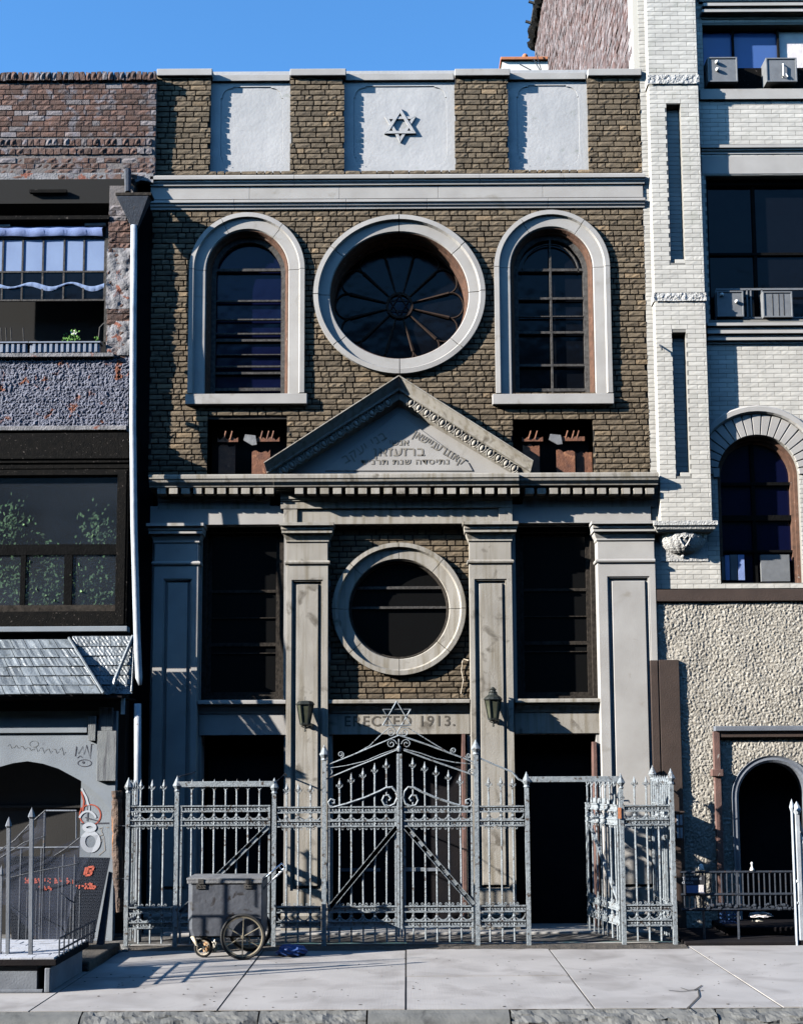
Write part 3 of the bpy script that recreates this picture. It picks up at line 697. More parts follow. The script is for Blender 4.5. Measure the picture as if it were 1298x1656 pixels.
# pilasters
z0g = 0
PIL = [(247, 319, 'limestone', 305, 255), (463, 530, 'grimy_limestone', 0, 0), (760, 829, 'grimy_limestone', 0, 0), (969, 1049, 'limestone', 0, 0)]
YPi = -.08
for i, (p0, p1, mt, _, _) in enumerate(PIL):
    x0, x1 = (P(p0, 920, YPi).x + P(p0, 1200, YPi).x) / 2, (P(p1, 920, YPi).x + P(p1, 1200, YPi).x) / 2
    if i == 3: x1 = XR + .01
    zt, zn = z(911, YPi), z(876, YPi); zbot = z(1488, YPi - .03) if i in (1, 2) else z(1488, YPi)
    ztop = z(847, YPi)
    gi = .075 if i in (1, 2) else .12
    gx0, gx1 = x0 + (.065 if i in (1, 2) else .12), x1 - (.065 if i in (1, 2) else .075)
    gz1 = z(937 if i in (1, 2) else 934, YPi); gz0 = z(1440, YPi)
    b = M(); hole = rectpoly(gx0, gx1, gz0, gz1)
    b.plate(rectpoly(x0, x1, zbot, zt), [hole], YPi, .12)
    pil = stone(b, 'pilaster', mt, .003)
    b = M(); b.plate(rectpoly(gx0 - .001, gx1 + .001, gz0 - .001, gz1 + .001), [rectpoly(gx0 + .018, gx1 - .018, gz0 + .018, gz1 - .018)], YPi + .014, YPi + .05)
    b.box(gx0 - .002, gx1 + .002, YPi + .045, YPi + .06, gz0, gz1); b.build('panel_groove', mt, pil, bevel=.003)
    e = .05
    b = M(); fx0, fx1, fz0, fz1 = gx0 + e, gx1 - e, gz0 + e, gz1 - e
    v = [(fx0, YPi + .045, fz0), (fx1, YPi + .045, fz0), (fx1, YPi + .045, fz1), (fx0, YPi + .045, fz1)]; q = .012
    v += [(fx0 + q, YPi + .012, fz0 + q), (fx1 - q, YPi + .012, fz0 + q), (fx1 - q, YPi + .012, fz1 - q), (fx0 + q, YPi + .012, fz1 - q)]
    b.add(v, [(0, 1, 5, 4), (1, 2, 6, 5), (2, 3, 7, 6), (3, 0, 4, 7), (4, 5, 6, 7)]); b.build('raised_field', mt, pil)
    # neck, necking ring and capital, mitred round the shaft
    def capring(rows, name):
        b = M(); st_ = [(x0, 0, -1, 0), (x1, 0, 1, 0)]
        v = []; n = len(rows)
        for (pr, zz) in rows: ql = min(pr, .02 + pr * .45); v += [(x0 - ql, .1, zz), (x0 - ql, YPi - pr, zz), (x1 + (ql if i < 3 else 0), YPi - pr, zz), (x1 + (ql if i < 3 else 0), .1, zz)]
        f = []
        for k in range(n - 1):
            for s in range(3): a = k * 4 + s; f.append((a, a + 1, a + 5, a + 4))
        f += [(0, 1, 2, 3), tuple((n - 1) * 4 + s for s in (3, 2, 1, 0))]
        b.add(v, f); return b.build(name, mt, pil, bevel=.002)
    b = M(); b.box(x0 + .004, x1 - .004, YPi + .004, .12, zt + .001, zn + .03); b.build('neck', mt, pil, bevel=.003)
    capring([(.0, z(912, YPi)), (.022, z(911.5, YPi)), (.03, z(909, YPi)), (.022, z(906.5, YPi)), (.0, z(905.5, YPi))], 'necking_ring')
    capring([(.0, z(877, YPi)), (.012, z(875.5, YPi)), (.012, z(872.5, YPi)), (.03, z(868, YPi)), (.045, z(864, YPi)), (.045, z(863.5, YPi)), (.085, z(863, YPi)), (.085, z(859, YPi)), (.10, z(857.5, YPi)), (.10, z(852.5, YPi)), (.14, z(852, YPi)), (.14, z(847.2, YPi)), (0, z(847.1, YPi))], 'capital')
    # base
    rows = [(.0, z(1466, YPi)), (.018, z(1468, YPi)), (.018, z(1472, YPi)), (.045, z(1474, YPi - .03)), (.06, z(1480, YPi - .03)), (.045, z(1487, YPi - .03)), (.05, z(1488, YPi - .03)), (.05, 0.0), (0, 0.0)]
    capring(rows, 'pilaster_base')
# lower wall, windows and doors
zl = lambda py: P(645, py, .02).z
LW = [RC(324, 849, 458, 1131, .02), RC(835, 849, 966, 1131, .02)]
DO = [RC(322, 1187, 458, 1500, .02), RC(536, 1187, 757, 1500, .02), RC(833, 1187, 968, 1500, .02)]
CB = RC(534, 849, 760, 1131, .02)
hs = [rectpoly(a, b_, max(c, .03), d - .002) for a, b_, c, d in LW] + [rectpoly(a, b_, .03, d) for a, b_, c, d in DO] + [rectpoly(CB[0], CB[1], CB[2], CB[3] - .002)]
b = M(); b.plate(rectpoly(XL + .01, XR - .0, 0.0, zl(846.5)), hs, .085, .35); b.build('lower_wall', 'limestone', SYN)
for i, (x0, x1, zz0, zz1) in enumerate(LW):
    b = M(); ys = .21
    b.plate(rectpoly(x0 + .002, x1 - .002, zz0 + .002, zz1 - .004), [rectpoly(x0 + .06, x1 - .06, zz0 + .05, zz1 - .07)], .15, .32); fr = b.build('window_frame', 'worn_sash', SYN, bevel=.003)
    b = M(); hx0, hx1, hz0, hz1 = x0 + .062, x1 - .062, zz0 + .052, zz1 - .072
    b.plate(rectpoly(hx0, hx1, hz0, hz1), [rectpoly(hx0 + .05, hx1 - .05, hz0 + .05, hz1 - .04)], ys, ys + .04)
    for py, h in ((955, .035), (998, .012), (1041, .045), (1055, .012)): zz = P(645, py + (0 if i == 0 else 0), ys).z; b.box(hx0 + .05, hx1 - .05, ys + .002, ys + .035, zz - h / 2, zz + h / 2)
    b.build('sash', 'worn_sash', fr)
    b = M(); b.box(hx0 + .04, hx1 - .04, ys + .03, ys + .036, hz0 + .04, hz1 - .03); b.build('pane', 'black_glass', fr)
# lower sills / lintels
LS = [(318, 463, 'limestone'), (531, 760, 'grimy_limestone'), (832, 972, 'grimy_limestone')]
LLT = []
for i, (p0, p1, mt) in enumerate(LS):
    x0, x1 = P(p0, 1135, -.05).x, P(p1, 1135, -.05).x
    if i == 0: x0, x1 = P(319, 1135, -.05).x, P(463, 1135, -.05).x
    Z = lambda py: P(645, py, -.06).z
    b = M(); b.prismX([(.15, Z(1130)), (-.055, Z(1131)), (-.058, Z(1133)), (-.058, Z(1137)), (-.02, Z(1138)), (.0, Z(1143)), (.04, Z(1149)), (.05, Z(1152)), (.15, Z(1152))], x0 + .005, x1 - .005); s_ = stone(b, 'window_sill', mt, .003)
    b = M(); b.box(x0 + .005, x1 - .005, .065, .2, Z(1187), Z(1152.5)); lt = stone(b, 'lintel', mt, .003); LLT.append(lt)
o = XZ(654, 1167, .0635)
text('ERECTED 1913.', .185, 'letter_shade', 'date_inscription', LLT[1], (P(646, 1167, .06).x, .0635, o[1]), 0, .0015, 1.0, 1.16, .002)
# centre bay brick with the lower round window
YCb = .07
cc = XZ(645, 985, YCb); CRX = .5 * (P(752.5, 985, YCb).x - P(537.5, 985, YCb).x)
b = M(); bricks(b, CB[0] - .02, CB[1] + .02, CB[2] - .0, CB[3] + .02, YCb, rough=.006, rag=.002, seed=77, skip=lambda x, z_, a, b_: (x - cc[0]) ** 2 + (z_ - cc[1]) ** 2 < (CRX * .88) ** 2)
b.build('brickwork', 'olive_brick', SYN)
b = M(); b.plate(rectpoly(CB[0] - .02, CB[1] + .02, CB[2] - .0, CB[3] + .02), [circle(cc, CRX * .85, CRX * .85)], YCb + YB, .4); b.build('backing_wall', 'dark_mortar', SYN)
roundwin(cc, CRX, CRX, [(0, YCb + .03), (0, YCb - .075), (-.055, YCb - .078), (-.075, YCb - .03), (-.20, YCb - .02), (-.21, YCb), (-.21, YCb + .06)], [R(a) for a in (0, 48, 90, 137, 180, 222, 270, 319)], 'grimy_limestone')
ri = CRX - .21
b = M(); b.sweep([(cc[0] + ri * math.cos(a), cc[1] + ri * math.sin(a), math.cos(a), math.sin(a)) for a in [2 * PI * i / 48 for i in range(48)]], [(0, YCb + .0), (-.012, YCb), (-.012, YCb + .05), (-.03, YCb + .06), (-.03, YCb + .16), (0, YCb + .16)], closed=True); rw = b.build('window_frame', 'worn_sash', SYN)
b = M()
zc1 = P(645, 983, .2).z; zc2 = P(645, 951, .2).z
for zz, h in ((zc1, .03), (zc2, .035)):
    hw = math.sqrt(max(.01, ri ** 2 - (zz - cc[1]) ** 2)) - .03; b.box(cc[0] - hw, cc[0] + hw, YCb + .10, YCb + .14, zz - h / 2, zz + h / 2)
b.build('sash', 'grey_sash', rw)
b = M(); b.plate(circle(cc, ri - .005, ri - .005, 40), [], YCb + .145, YCb + .15); b.build('pane', 'black_glass', rw)
# frayed wire in the centre bay
b = M(); pts = [P(748, 1068, YCb - .03), P(746, 1085, YCb - .02), P(749, 1100, YCb - .03), P(745, 1122, YCb - .02)]; b.tube(pts, .006, 5)
b.tube([P(757, 1068, .02), P(750, 1066, YCb - .03), P(747, 1072, YCb - .03)], .008, 5); b.build('loose_cable', 'cream_enamel', SYN)
# doorways
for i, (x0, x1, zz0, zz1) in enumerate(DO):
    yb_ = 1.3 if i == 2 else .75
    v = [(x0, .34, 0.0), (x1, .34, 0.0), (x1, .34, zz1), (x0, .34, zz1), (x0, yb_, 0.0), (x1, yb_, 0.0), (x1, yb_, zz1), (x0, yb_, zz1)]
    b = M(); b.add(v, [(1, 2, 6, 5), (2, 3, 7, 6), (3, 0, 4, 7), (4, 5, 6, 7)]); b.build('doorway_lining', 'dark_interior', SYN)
    if i != 2:
        b = M(); yd = .45; n = 2 if i == 1 else 1; w_ = (x1 - x0 - .08) / n
        b.plate(rectpoly(x0, x1, 0.0, zz1), [rectpoly(x0 + .04, x1 - .04, 0.02, zz1 - .05)], yd - .03, yd + .05); dr = b.build('door_frame', 'dark_door', SYN)
        for k in range(n):
            a = x0 + .04 + k * w_ + .004; c = a + w_ - .008; b = M(); zt = zz1 - .055
            pans = [rectpoly(a + .1, c - .1, .2, .95), rectpoly(a + .1, c - .1, 1.1, zt - .12)]
            b.plate(rectpoly(a, c, .022, zt), pans, yd, yd + .03); b.box(a + .01, c - .01, yd + .02, yd + .035, .03, zt - .01); d_ = b.build('door', 'dark_door', SYN, bevel=.004)
            if i == 1:
                b = M(); zz = P(645, 1406, .44).z; b.box(a + .05, c - .25, yd - .05, yd - .03, zz - .02, zz + .02); b.build('push_bar', 'grey_paint', d_)
# thin reddish frame strip of the centre and right doorways
for (px0, px1) in ((748, 753), ):
    b = M(); a, c, _, _ = RC(px0, 1187, px1, 1480, .04); b.box(a, c, .005, .3, .03, DO[1][3]); b.build('doorway_trim', 'oxblood_paint', SYN)
for (px0, px1) in ((961, 966), ):
    b = M(); a, c, _, _ = RC(px0, 1190, px1, 1480, .04); b.box(a, c, .005, .2, .03, DO[2][3] - .1); b.build('doorway_trim', 'oxblood_paint', SYN)
b = M(); b.box(XL + .3, XR - .2, -.35, .9, .0, .045); b.build('doorstep', 'limestone', SYN, bevel=.01)
b = M(); b.box(XL + .02, XR, .42, 6, 0, zA1 - .2); b.build('building_body', 'dark_matte', SYN)

# lanterns on the middle pilasters
def lantern(px, py, kind, label):
    c = P(px, py, YPi - .13); root = thing('wall_lantern', (c.x, YPi, c.z - .2), label, 'lantern')
    x, y, z_ = c; h = .24
    b = M(); n = 6
    b.lathe((x, y, z_), [(.06, -h / 2), (.066, -h / 2), (.105, h / 2), (.10, h / 2), (.06, -h / 2)], n)
    for k in range(n):
        a = 2 * PI * k / n; b.tube([(x + .062 * math.cos(a), y + .062 * math.sin(a), z_ - h / 2), (x + .102 * math.cos(a), y + .102 * math.sin(a), z_ + h / 2)], .007, 4)
    b.v = b.v; cage = M()
    for k in range(n):
        a = 2 * PI * k / n; cage.tube([(x + .062 * math.cos(a), y + .062 * math.sin(a), z_ - h / 2), (x + .104 * math.cos(a), y + .104 * math.sin(a), z_ + h / 2)], .008, 4)
    cage.lathe((x, y, z_), [(0, -h / 2 - .03), (.03, -h / 2 - .03), (.066, -h / 2 - .01), (.068, -h / 2 + .012), (.0, -h / 2 + .012)], n)
    cage.lathe((x, y, z_), [(.10, h / 2 - .01), (.118, h / 2), (.115, h / 2 + .012), (.0, h / 2 + .014)], n)
    cage.build('cage', 'lantern_metal', root)
    g = M(); g.lathe((x, y, z_), [(.058, -h / 2), (.098, h / 2)], n); g.build('lantern_pane', 'lantern_glass', root)
    cp = M()
    if kind: cp.lathe((x, y, z_ + h / 2), [(.118, .0), (.10, .03), (.06, .06), (.05, .085), (.058, .09), (.04, .10), (.035, .12), (.05, .125), (.03, .135), (.02, .15), (.0, .16)], 12)
    else: cp.lathe((x, y, z_ + h / 2), [(.118, .0), (.095, .035), (.07, .045), (.0, .05)], 6); cp.tube([(x, y, z_ + h / 2 + .04), (x, y, z_ + h / 2 + .10)], .004, 5)
    cp.build('lantern_cap', 'lantern_metal', root)
    br = M(); br.tube([(x, y, z_ - h / 2 - .03), (x, y, z_ - h / 2 - .08)], [.016, .008], 6); br.ball((x, y, z_ - h / 2 - .085), .014, .014, .014, 8, 6)
    br.tube([(x, y, z_ - h / 2 - .03), (x + .02, y + .05, z_ - h / 2 - .05), (x + .05, YPi + .01, z_ - h / 2 - .02)], .012, 6)
    br.tube([(x - .05, y, z_ - h / 2 - .03), (x + .01, y + .02, z_ - h / 2 - .055), (x + .09, YPi - .02, z_ - h / 2 - .04)], .006, 5)
    br.lathe((x + .05, YPi, z_ - h / 2 - .02), [(0, -.014), (.035, -.012), (.04, 0)], 10, 'y'); br.build('bracket', 'lantern_metal', root)
lantern(493.5, 1155, 0, 'flat topped dark metal lantern on the pilaster left of the centre doorway')
lantern(797, 1147, 1, 'domed dark metal lantern with stepped finial on the pilaster right of the centre doorway')
# ------------------------------------------------------------------ left tenement
YLP, YLW, YLB, YLS = -.10, -.20, -.40, -.60
xe = P(252, 200, YLP).x; LB = thing('brick_building', (-5.2, .4, 0), 'weathered red brick tenement with peeling paint, black timber window and tin shingled hood', 'building')
X0L = -9.0
def Zl(py, Y): return P(120, py, Y).z
b = M(); bricks(b, X0L, xe, Zl(222, YLP), Zl(136, YLP), YLP, rough=.006, j=.012, depth=.012, rag=.003, seed=101)
b.build('parapet_brickwork', 'red_brick', LB); b = M()
bricks(b, X0L, xe - .0, Zl(291, YLP), Zl(255, YLP), YLP + .01, rough=.009, j=.011, depth=.012, rag=.008, seed=102)
b.build('parapet_brickwork', 'red_brick', LB)
b = M()
bricks(b, X0L, xe, Zl(133.5, YLP), Zl(119, YLP), YLP - .035, L=.075, H=.12, rough=.016, j=.014, depth=.06, rag=.010, seed=103, mixed=False); b.build('corbel_course', 'red_brick', LB); b = M()
bricks(b, X0L, xe - .02, Zl(237, YLP), Zl(224.5, YLP), YLP - .0, L=.078, H=.1, rough=.014, j=.014, depth=.03, rag=.006, seed=104, mixed=False); b.build('corbel_course', 'red_brick', LB); b = M()
bricks(b, X0L, xe - .04, Zl(251, YLP), Zl(240, YLP), YLP + .0, L=.10, H=.08, rough=.016, j=.014, depth=.03, rag=.008, seed=105, mixed=False)
b.build('corbel_course', 'red_brick', LB)
b = M(); zz0, zz1 = Zl(291, YLP), Zl(121, YLP); b.box(X0L, xe - .01, YLP + .012, .35, zz0 + .03, zz1)
b.build('parapet_core', 'grey_mortar', LB)
# drooping broken edge under the parapet
b = M(); n = 70; v = []
rr = random.Random(4); pts = [(X0L, zz0 + .1)] ; xr_ = P(212, 290, YLP).x
for i in range(n + 1): pts.append((X0L + (xe - .02 - X0L) * i / n, zz0 - .02 + rr.uniform(-.035, .03)))
pts.append((xe - .02, zz0 + .1)); b.plate(pts, [], YLP + .005, YLP + .1); b.build('broken_render', 'peeling_render', LB)
# pier of old brick patched with render
px0, px1 = P(174, 450, YLW).x, P(212, 450, YLW).x
b = M(); bricks(b, px0, px1, Zl(580, YLW), Zl(332, YLW), YLW, rough=.012, j=.010, depth=.012, rag=.006, seed=110); b.build('pier_brickwork', 'red_brick', LB)
b = M()
def patch(x, z): return .010 + .022 * N3(x * 9, z * 9, 2) + .012 * N3(x * 22, z * 22, 2)
b.grid(px0 - .01, px1 + .01, Zl(500, YLW), Zl(402, YLW), YLW - .004, .018, patch)
b.grid(px0 + .02, px1 + .005, Zl(575, YLW), Zl(520, YLW), YLW - .000, .018, patch); b.build('render_patch', 'peeling_render', LB, smooth=True)
b = M(); b.box(px0, px1, YLW + .012, .35, Zl(580, YLW), Zl(300, YLW)); b.build('pier_core', 'grey_mortar', LB)
# wall band between the windows, thick flaking paint
z0, z1 = Zl(690, YLW), Zl(577, YLW)
b = M(); b.grid(-5.6, px1, z0, z1, YLW, .011, lambda x, z: .010 * N3(x * 7, z * 7, 0) + .012 * N3(x * 30, z * 30, 5) + .011 * N3(x * 62, z * 62, 1) + (.001 if (z / .0735) % 1 > .2 else -.003))
b.box(X0L, -5.6, YLW, .2, z0, z1); b.build('painted_wall', 'peeling_paint', LB)
b = M(); b.box(X0L, px1 - .002, YLW + .03, .35, z0, z1); b.build('wall_core', 'grey_mortar', LB)
b = M(); b.box(X0L, P(186, 575, YLW).x, YLW - .06, .2, Zl(577, YLW - .05), Zl(571, YLW - .05)); b.box(X0L, px1 - .01, YLW - .05, .2, Zl(697, YLW), Zl(690, YLW)); b.build('window_ledge', 'peeling_render', LB, bevel=.004)
# upper window: dark opening, dark beam put in for shade under the parapet, steel casement
wy = YLW + .10; wr = px0
b = M(); b.box(X0L, wr, wy + .35, .9, Zl(575, wy), Zl(292, wy)); b.box(X0L, px1 + .01, YLW + .06, .3, Zl(331, wy), Zl(292, wy)); b.build('window_recess', 'dark_interior', LB)
b = M(); b.box(X0L, wr + .01, YLW - .03, YLW + .05, Zl(356, YLW), Zl(350, YLW)); b.box(P(48, 310, YLW).x, P(108, 310, YLW).x, YLW - .0, YLW + .05, Zl(311, YLW), Zl(306, YLW)); b.build('dark_rail', 'soot_timber', LB)
b = M()
b.tube([P(138, 364, wy - .04), P(172, 363, wy - .04)], .03, 8); b.build('roller_tube', 'appliance_metal', LB); b = M(); b.tube([P(-8, 367, wy - .04), P(18, 366, wy - .04)], .03, 8); b.build('roller_tube', 'appliance_metal', LB)
fx = [P(p, 430, wy).x for p in (-62, -28, 5, 37, 70, 104, 136, 170)]; fz = [P(80, p, wy).z for p in (386, 440, 486)]
b = M()
for x in fx: b.box(x - .011, x + .011, wy - .012, wy + .012, fz[2], fz[0])
for z in fz: b.box(fx[0], fx[-1] + .01, wy - .015, wy + .015, z - .011, z + .011)
b.box(wr - .05, wr + .0, wy - .03, wy + .05, Zl(555, wy), Zl(360, wy)); cas = b.build('window_frame', 'grey_sash', LB)
b = M(); rr = random.Random(8)
for i in range(len(fx) - 1): b.box(fx[i] + .012, fx[i + 1] - .012, wy + .0, wy + .004, fz[1] + .012, fz[0] - .012)
b.build('window_blind', 'blind_fabric', cas)
b = M()
for i in range(len(fx) - 1): b.box(fx[i] + .012, fx[i + 1] - .012, wy + .0, wy + .004, fz[2] + .012, fz[1] - .012)
b.build('pane', 'dark_glass', cas)
b = M(); n = 60; v = []; f = []
for i in range(n + 1):
    x = fx[0] + (fx[-1] - fx[0]) * i / n; s = .10 + .06 * abs(math.sin((x - fx[2]) * 6.2)); zt = fz[1] - .17 - .03 * math.sin(x * 12)
    v += [(x, wy - .012, zt), (x, wy - .02 - .008 * math.sin(i * 2.2), zt - .03), (x, wy - .010, zt - .05 - .02 * math.sin(x * 9))]
for i in range(n): f += [(i * 3, i * 3 + 1, i * 3 + 4, i * 3 + 3), (i * 3 + 1, i * 3 + 2, i * 3 + 5, i * 3 + 4)]
b.add(v, f); b.build('curtain_swag', 'blind_fabric', cas, smooth=True)
b = M(); x0, x1 = P(-40, 375, wy).x, P(168, 375, wy).x; v = []; f = []; n = 40
for i in range(n + 1):
    x = x0 + (x1 - x0) * i / n; q = .02 * N3(x * 3, 0, 1); v += [(x, wy - .03, Zl(368, wy) + q), (x, wy - .09 - .01 * math.sin(i), Zl(375, wy)), (x, wy - .05, Zl(384, wy) + q)]
for i in range(n): f += [(i * 3, i * 3 + 1, i * 3 + 4, i * 3 + 3), (i * 3 + 1, i * 3 + 2, i * 3 + 5, i * 3 + 4)]
b.add(v, f); b.build('plastic_sheet', 'blue_sheet', cas, smooth=True)
b = M()
for p in (2, 10, 18, 38): b = M(); b.tube([P(p, 530, wy), P(p + 1, 552, wy)], .008, 5); b.build('window_bracket', 'grey_sash', cas)
b = M(); b.tube([P(160, 548, wy - .03), P(162, 530, wy - .02), P(170, 522, wy)], .012, 6)
b.build('window_bracket', 'grey_sash', cas)
# planter on the ledge
pl = thing('window_planter', (P(85, 570, YLW - .03).x, YLW - .02, Zl(571, YLW - .05)), 'grey ribbed window box with green shoots on the upper left window ledge', 'planter')
ya, yc = YLW - .055, YLW + .10; zt = Zl(553, YLW - .03); zb = Zl(570.6, YLW - .03)
for a, c, nm in ((-60, 46, 'trough'), (47, 163, 'trough')):
    x0, x1 = P(a, 560, ya).x, P(c, 560, ya).x
    b = M(); b.box(x0 + .01, x1 - .02, ya + .02, yc, zb, zt - .02); b.box(x0, x1, ya - .005, yc, zt - .02, zt)
    k = x0 + .05
    while k < x1 - .04: b.box(k, k + .035, ya + .006, ya + .03, zb + .006, zt - .022); k += .072
    b.build(nm, 'planter_plastic', pl, bevel=.003)
b = M(); rr = random.Random(2)
for (p, h, n) in ((105, .05, 10), (112, .09, 16), (120, .15, 22), (154, .05, 8), (122, .08, 14)):
    c = P(p, 553, YLW + .0)
    for k in range(n):
        q = c + Vector((rr.uniform(-.05, .05), rr.uniform(-.04, .03), rr.uniform(0, h))); d = Vector((rr.uniform(-1, 1), rr.uniform(-.6, .2), rr.uniform(.1, 1))).normalized() * .032; n_ = d.cross(Vector((0, 1, 0))).normalized() * .011
        b.quad(q, q + d * .5 + n_, q + d, q + d * .5 - n_)
b.build('foliage', 'leaf', pl)
b = M()
for k in range(16):
    q = P(120, 540, YLW) + Vector((rr.uniform(-.03, .03), rr.uniform(-.03, 0), rr.uniform(-.02, .03))); d = Vector((rr.uniform(-1, 1), -.4, rr.uniform(-.5, 1))).normalized() * .025; n_ = d.cross(Vector((0, 1, 0))).normalized() * .012
    b.quad(q, q + d * .5 + n_, q + d, q + d * .5 - n_)
b.build('blossom', 'petal', pl)
# black fascia and large timber window
b = M(); xb = P(211, 900, YLB).x
b.prismX([(.3, Zl(698, YLB)), (YLB + .06, Zl(698, YLB)), (YLB + .06, Zl(736, YLB)), (YLB - .02, Zl(738, YLB)), (YLB - .02, Zl(742, YLB)), (YLB + .0, Zl(744, YLB)), (YLB, Zl(748, YLB)), (YLB + .02, Zl(750, YLB)), (YLB + .02, Zl(757, YLB)), (.3, Zl(757, YLB))], X0L, xb); b.build('fascia', 'soot_timber', LB, bevel=.003)
ox0, ox1, oz0, oz1 = X0L, xb - .012, Zl(1013, YLB), Zl(757.3, YLB)
gx1 = P(187, 900, YLB).x; gz1, gzm1, gzm0, gz0 = Zl(767, YLB), Zl(878, YLB), Zl(895, YLB), Zl(988, YLB)
b = M(); b.plate(rectpoly(ox0, ox1, oz0, oz1), [rectpoly(ox0 + .3, gx1, gz0, gz1)], YLB + .03, YLB + .12)
b.plate(rectpoly(gx1 + .035, ox1 - .03, oz0 + .02, oz1 - .02), [], YLB + .012, YLB + .03)
b.box(gx1 + .06, ox1 - .055, YLB - .002, YLB + .012, oz0 + .02, oz1 - .03)
for k in range(6): b.box(ox1 - .026 + k * .004 - .02, ox1 - .024 + k * .004 - .02, YLB + .005, YLB + .014, oz0, oz1 - .01)
tw = b.build('window_frame', 'soot_timber', LB, bevel=.002)
ys = YLB + .09; b = M(); b.box(ox0 + .3, gx1, ys, ys + .04, gzm0, gzm1)
for p, wd in ((37, .03), (110, .05)): x = P(p, 940, ys).x; b.box(x - wd, x + wd, ys + .003, ys + .04, gz0, gzm0)
b.build('sash_bar', 'black_timber', tw)
b = M(); b.box(ox0 + .3, gx1, ys - .02, ys + .04, gz0 - .0, Zl(976, ys) - .02); b.box(gx1 - .012, gx1 - .001, ys - .01, ys + .03, gz0, gz1); b.build('bottom_rail', 'worn_sash', tw)
b = M(); b.box(ox0 + .3, gx1, ys + .02, ys + .026, gz0, gz1); b.build('pane', 'clear_pane', tw)
b = M(); b.box(ox0, gx1 + .1, ys + .65, ys + .7, gz0 - .05, gz1 + .05); b.box(ox0, gx1 + .02, ys + .05, ys + .65, gz0 - .02, gz0); b.box(gx1 + .002, gx1 + .1, ys + .05, ys + .65, gz0, gz1); b.box(ox0, gx1 + .02, ys + .05, ys + .65, gz1 + .01, gz1 + .05); b.build('window_recess', 'dark_matte', LB)
# plants inside
b = M(); rr = random.Random(6)
for k in range(1700):
    c = rr.choice([(20, 935), (55, 930), (75, 905), (95, 950), (130, 930), (150, 955), (0, 860), (20, 850), (80, 950), (165, 945), (-20, 930), (160, 860), (60, 960)])
    p = P(c[0] + rr.gauss(0, 17), c[1] + rr.gauss(0, 18), ys + .12); q = Vector((p.x, ys + rr.uniform(.045, .22), p.z))
    if q.x > gx1 - .03 or q.z < gz0 + .05: continue
    fn = Vector((-.7 + rr.uniform(-.6, .6), -1, .3 + rr.uniform(-.5, .5))).normalized(); d = fn.cross(Vector((rr.uniform(-1, 1), rr.uniform(-.4, .4), rr.uniform(-1, 1)))).normalized() * rr.uniform(.04, .085); n_ = d.cross(fn).normalized() * .018
    b.quad(q, q + d * .5 + n_, q + d, q + d * .5 - n_)
hp = tag(rebase(b.build('house_plant', 'house_leaf'), (P(90, 985, ys + .2).x, ys + .2, gz0)), 'mass of green leafy house plants behind the large black window', 'plant')
b = M(); rr = random.Random(9)
b.box(X0L, xb - .01, YLB - .05, YLB + .1, Zl(1022, YLB), Zl(1013.5, YLB)); b.build('lead_flashing', 'white_plaster', LB, bevel=.006)
# hood with stamped tin shingles
HD = None
def shingles(A, B_, C_, D_, n, m, seed, lift=.006):
    # A,B top left/right  D,C bottom left/right
    b = M(); r = random.Random(seed); A, B_, C_, D_ = map(Vector, (A, B_, C_, D_))
    def pt(u, v): return (A * (1 - u) + B_ * u) * (1 - v) + (D_ * (1 - u) + C_ * u) * v
    N_ = (B_ - A).cross(D_ - A).normalized()
    if N_.y > 0: N_ = -N_
    for j in range(m):
        u = -r.random() / n
        while u < 1:
            u1 = u + (1 / n) * r.uniform(.85, 1.15); a, c = max(u, 0), min(u1, 1); u = u1
            if c - a < .15 / n: continue
            g = .02 / n; v0, v1 = j / m, (j + 1.10) / m; v1 = min(v1, 1.01)
            h0, h1 = .003, .016 + r.uniform(-.004, .008); k = 5; vs = []; fs = []
            for q in range(k + 1):
                for p in range(k + 1):
                    uu = a + g + (c - a - 2 * g) * p / k; vv = v0 + (v1 - v0) * q / k; pp = pt(uu, vv)
                    rip = .005 * math.sin((pp.x * 1.4 + pp.z) * 95) * (0 < p < k) * (0 < q < k)
                    vs.append(pp + N_ * (h0 + (h1 - h0) * q / k + rip + r.uniform(-.001, .001)))
            for q in range(k):
                for p in range(k): o = q * (k + 1) + p; fs.append((o, o + 1, o + k + 2, o + k + 1))
            n0 = len(vs)
            vs += [vs[k * (k + 1)] - N_ * .02, vs[k * (k + 1) + k] - N_ * .02]; fs.append((k * (k + 1), k * (k + 1) + k, n0 + 1, n0))
            b.add(vs, fs)
    return b
yh0, yh1 = YLB - .03, -.95
A_ = P(-260, 1034, yh0); B_ = P(112, 1034, yh0); C_ = P(168, 1122, yh1); D_ = P(-260, 1122, yh1)
A_.z = B_.z; D_.z = C_.z
hood = shingles(A_, B_, C_, D_, 17, 6, 11).build('tin_hood', 'tin_shingle', LB)
# back hood portion to the right
yh2 = -.66
E = P(117, 1029, yh0); F_ = P(216, 1029, yh0); G_ = P(216, 1122, yh2); H_ = P(128, 1122, yh2); F_.z = E.z; H_.z = G_.z
shingles(E, F_, G_, H_, 6, 6, 12).build('tin_shingles', 'tin_shingle', hood)
b = M(); I_ = Vector((C_.x, yh2 + .05, C_.z)); J_ = Vector((B_.x + .02, yh0 + .02, B_.z)); b.add([B_, C_, I_, J_], [(0, 1, 2, 3)]); b.build('hood_cheek', 'tin_shingle', hood)
b = M(); b.tube([B_ + Vector((0, -.01, .02)), C_ + Vector((0, -.01, .01))], .016, 6); b.tube([F_ + Vector((-.0, -.02, .0)), P(187, 1098, yh2 - .05), P(182, 1120, yh2 - .06)], [.02, .026, .03], 6); b.tube([F_ + Vector((.02, -.02, .0)), P(213, 1118, yh2 - .02)], .014, 6); b.build('hip_flashing', 'tin_shingle', hood)
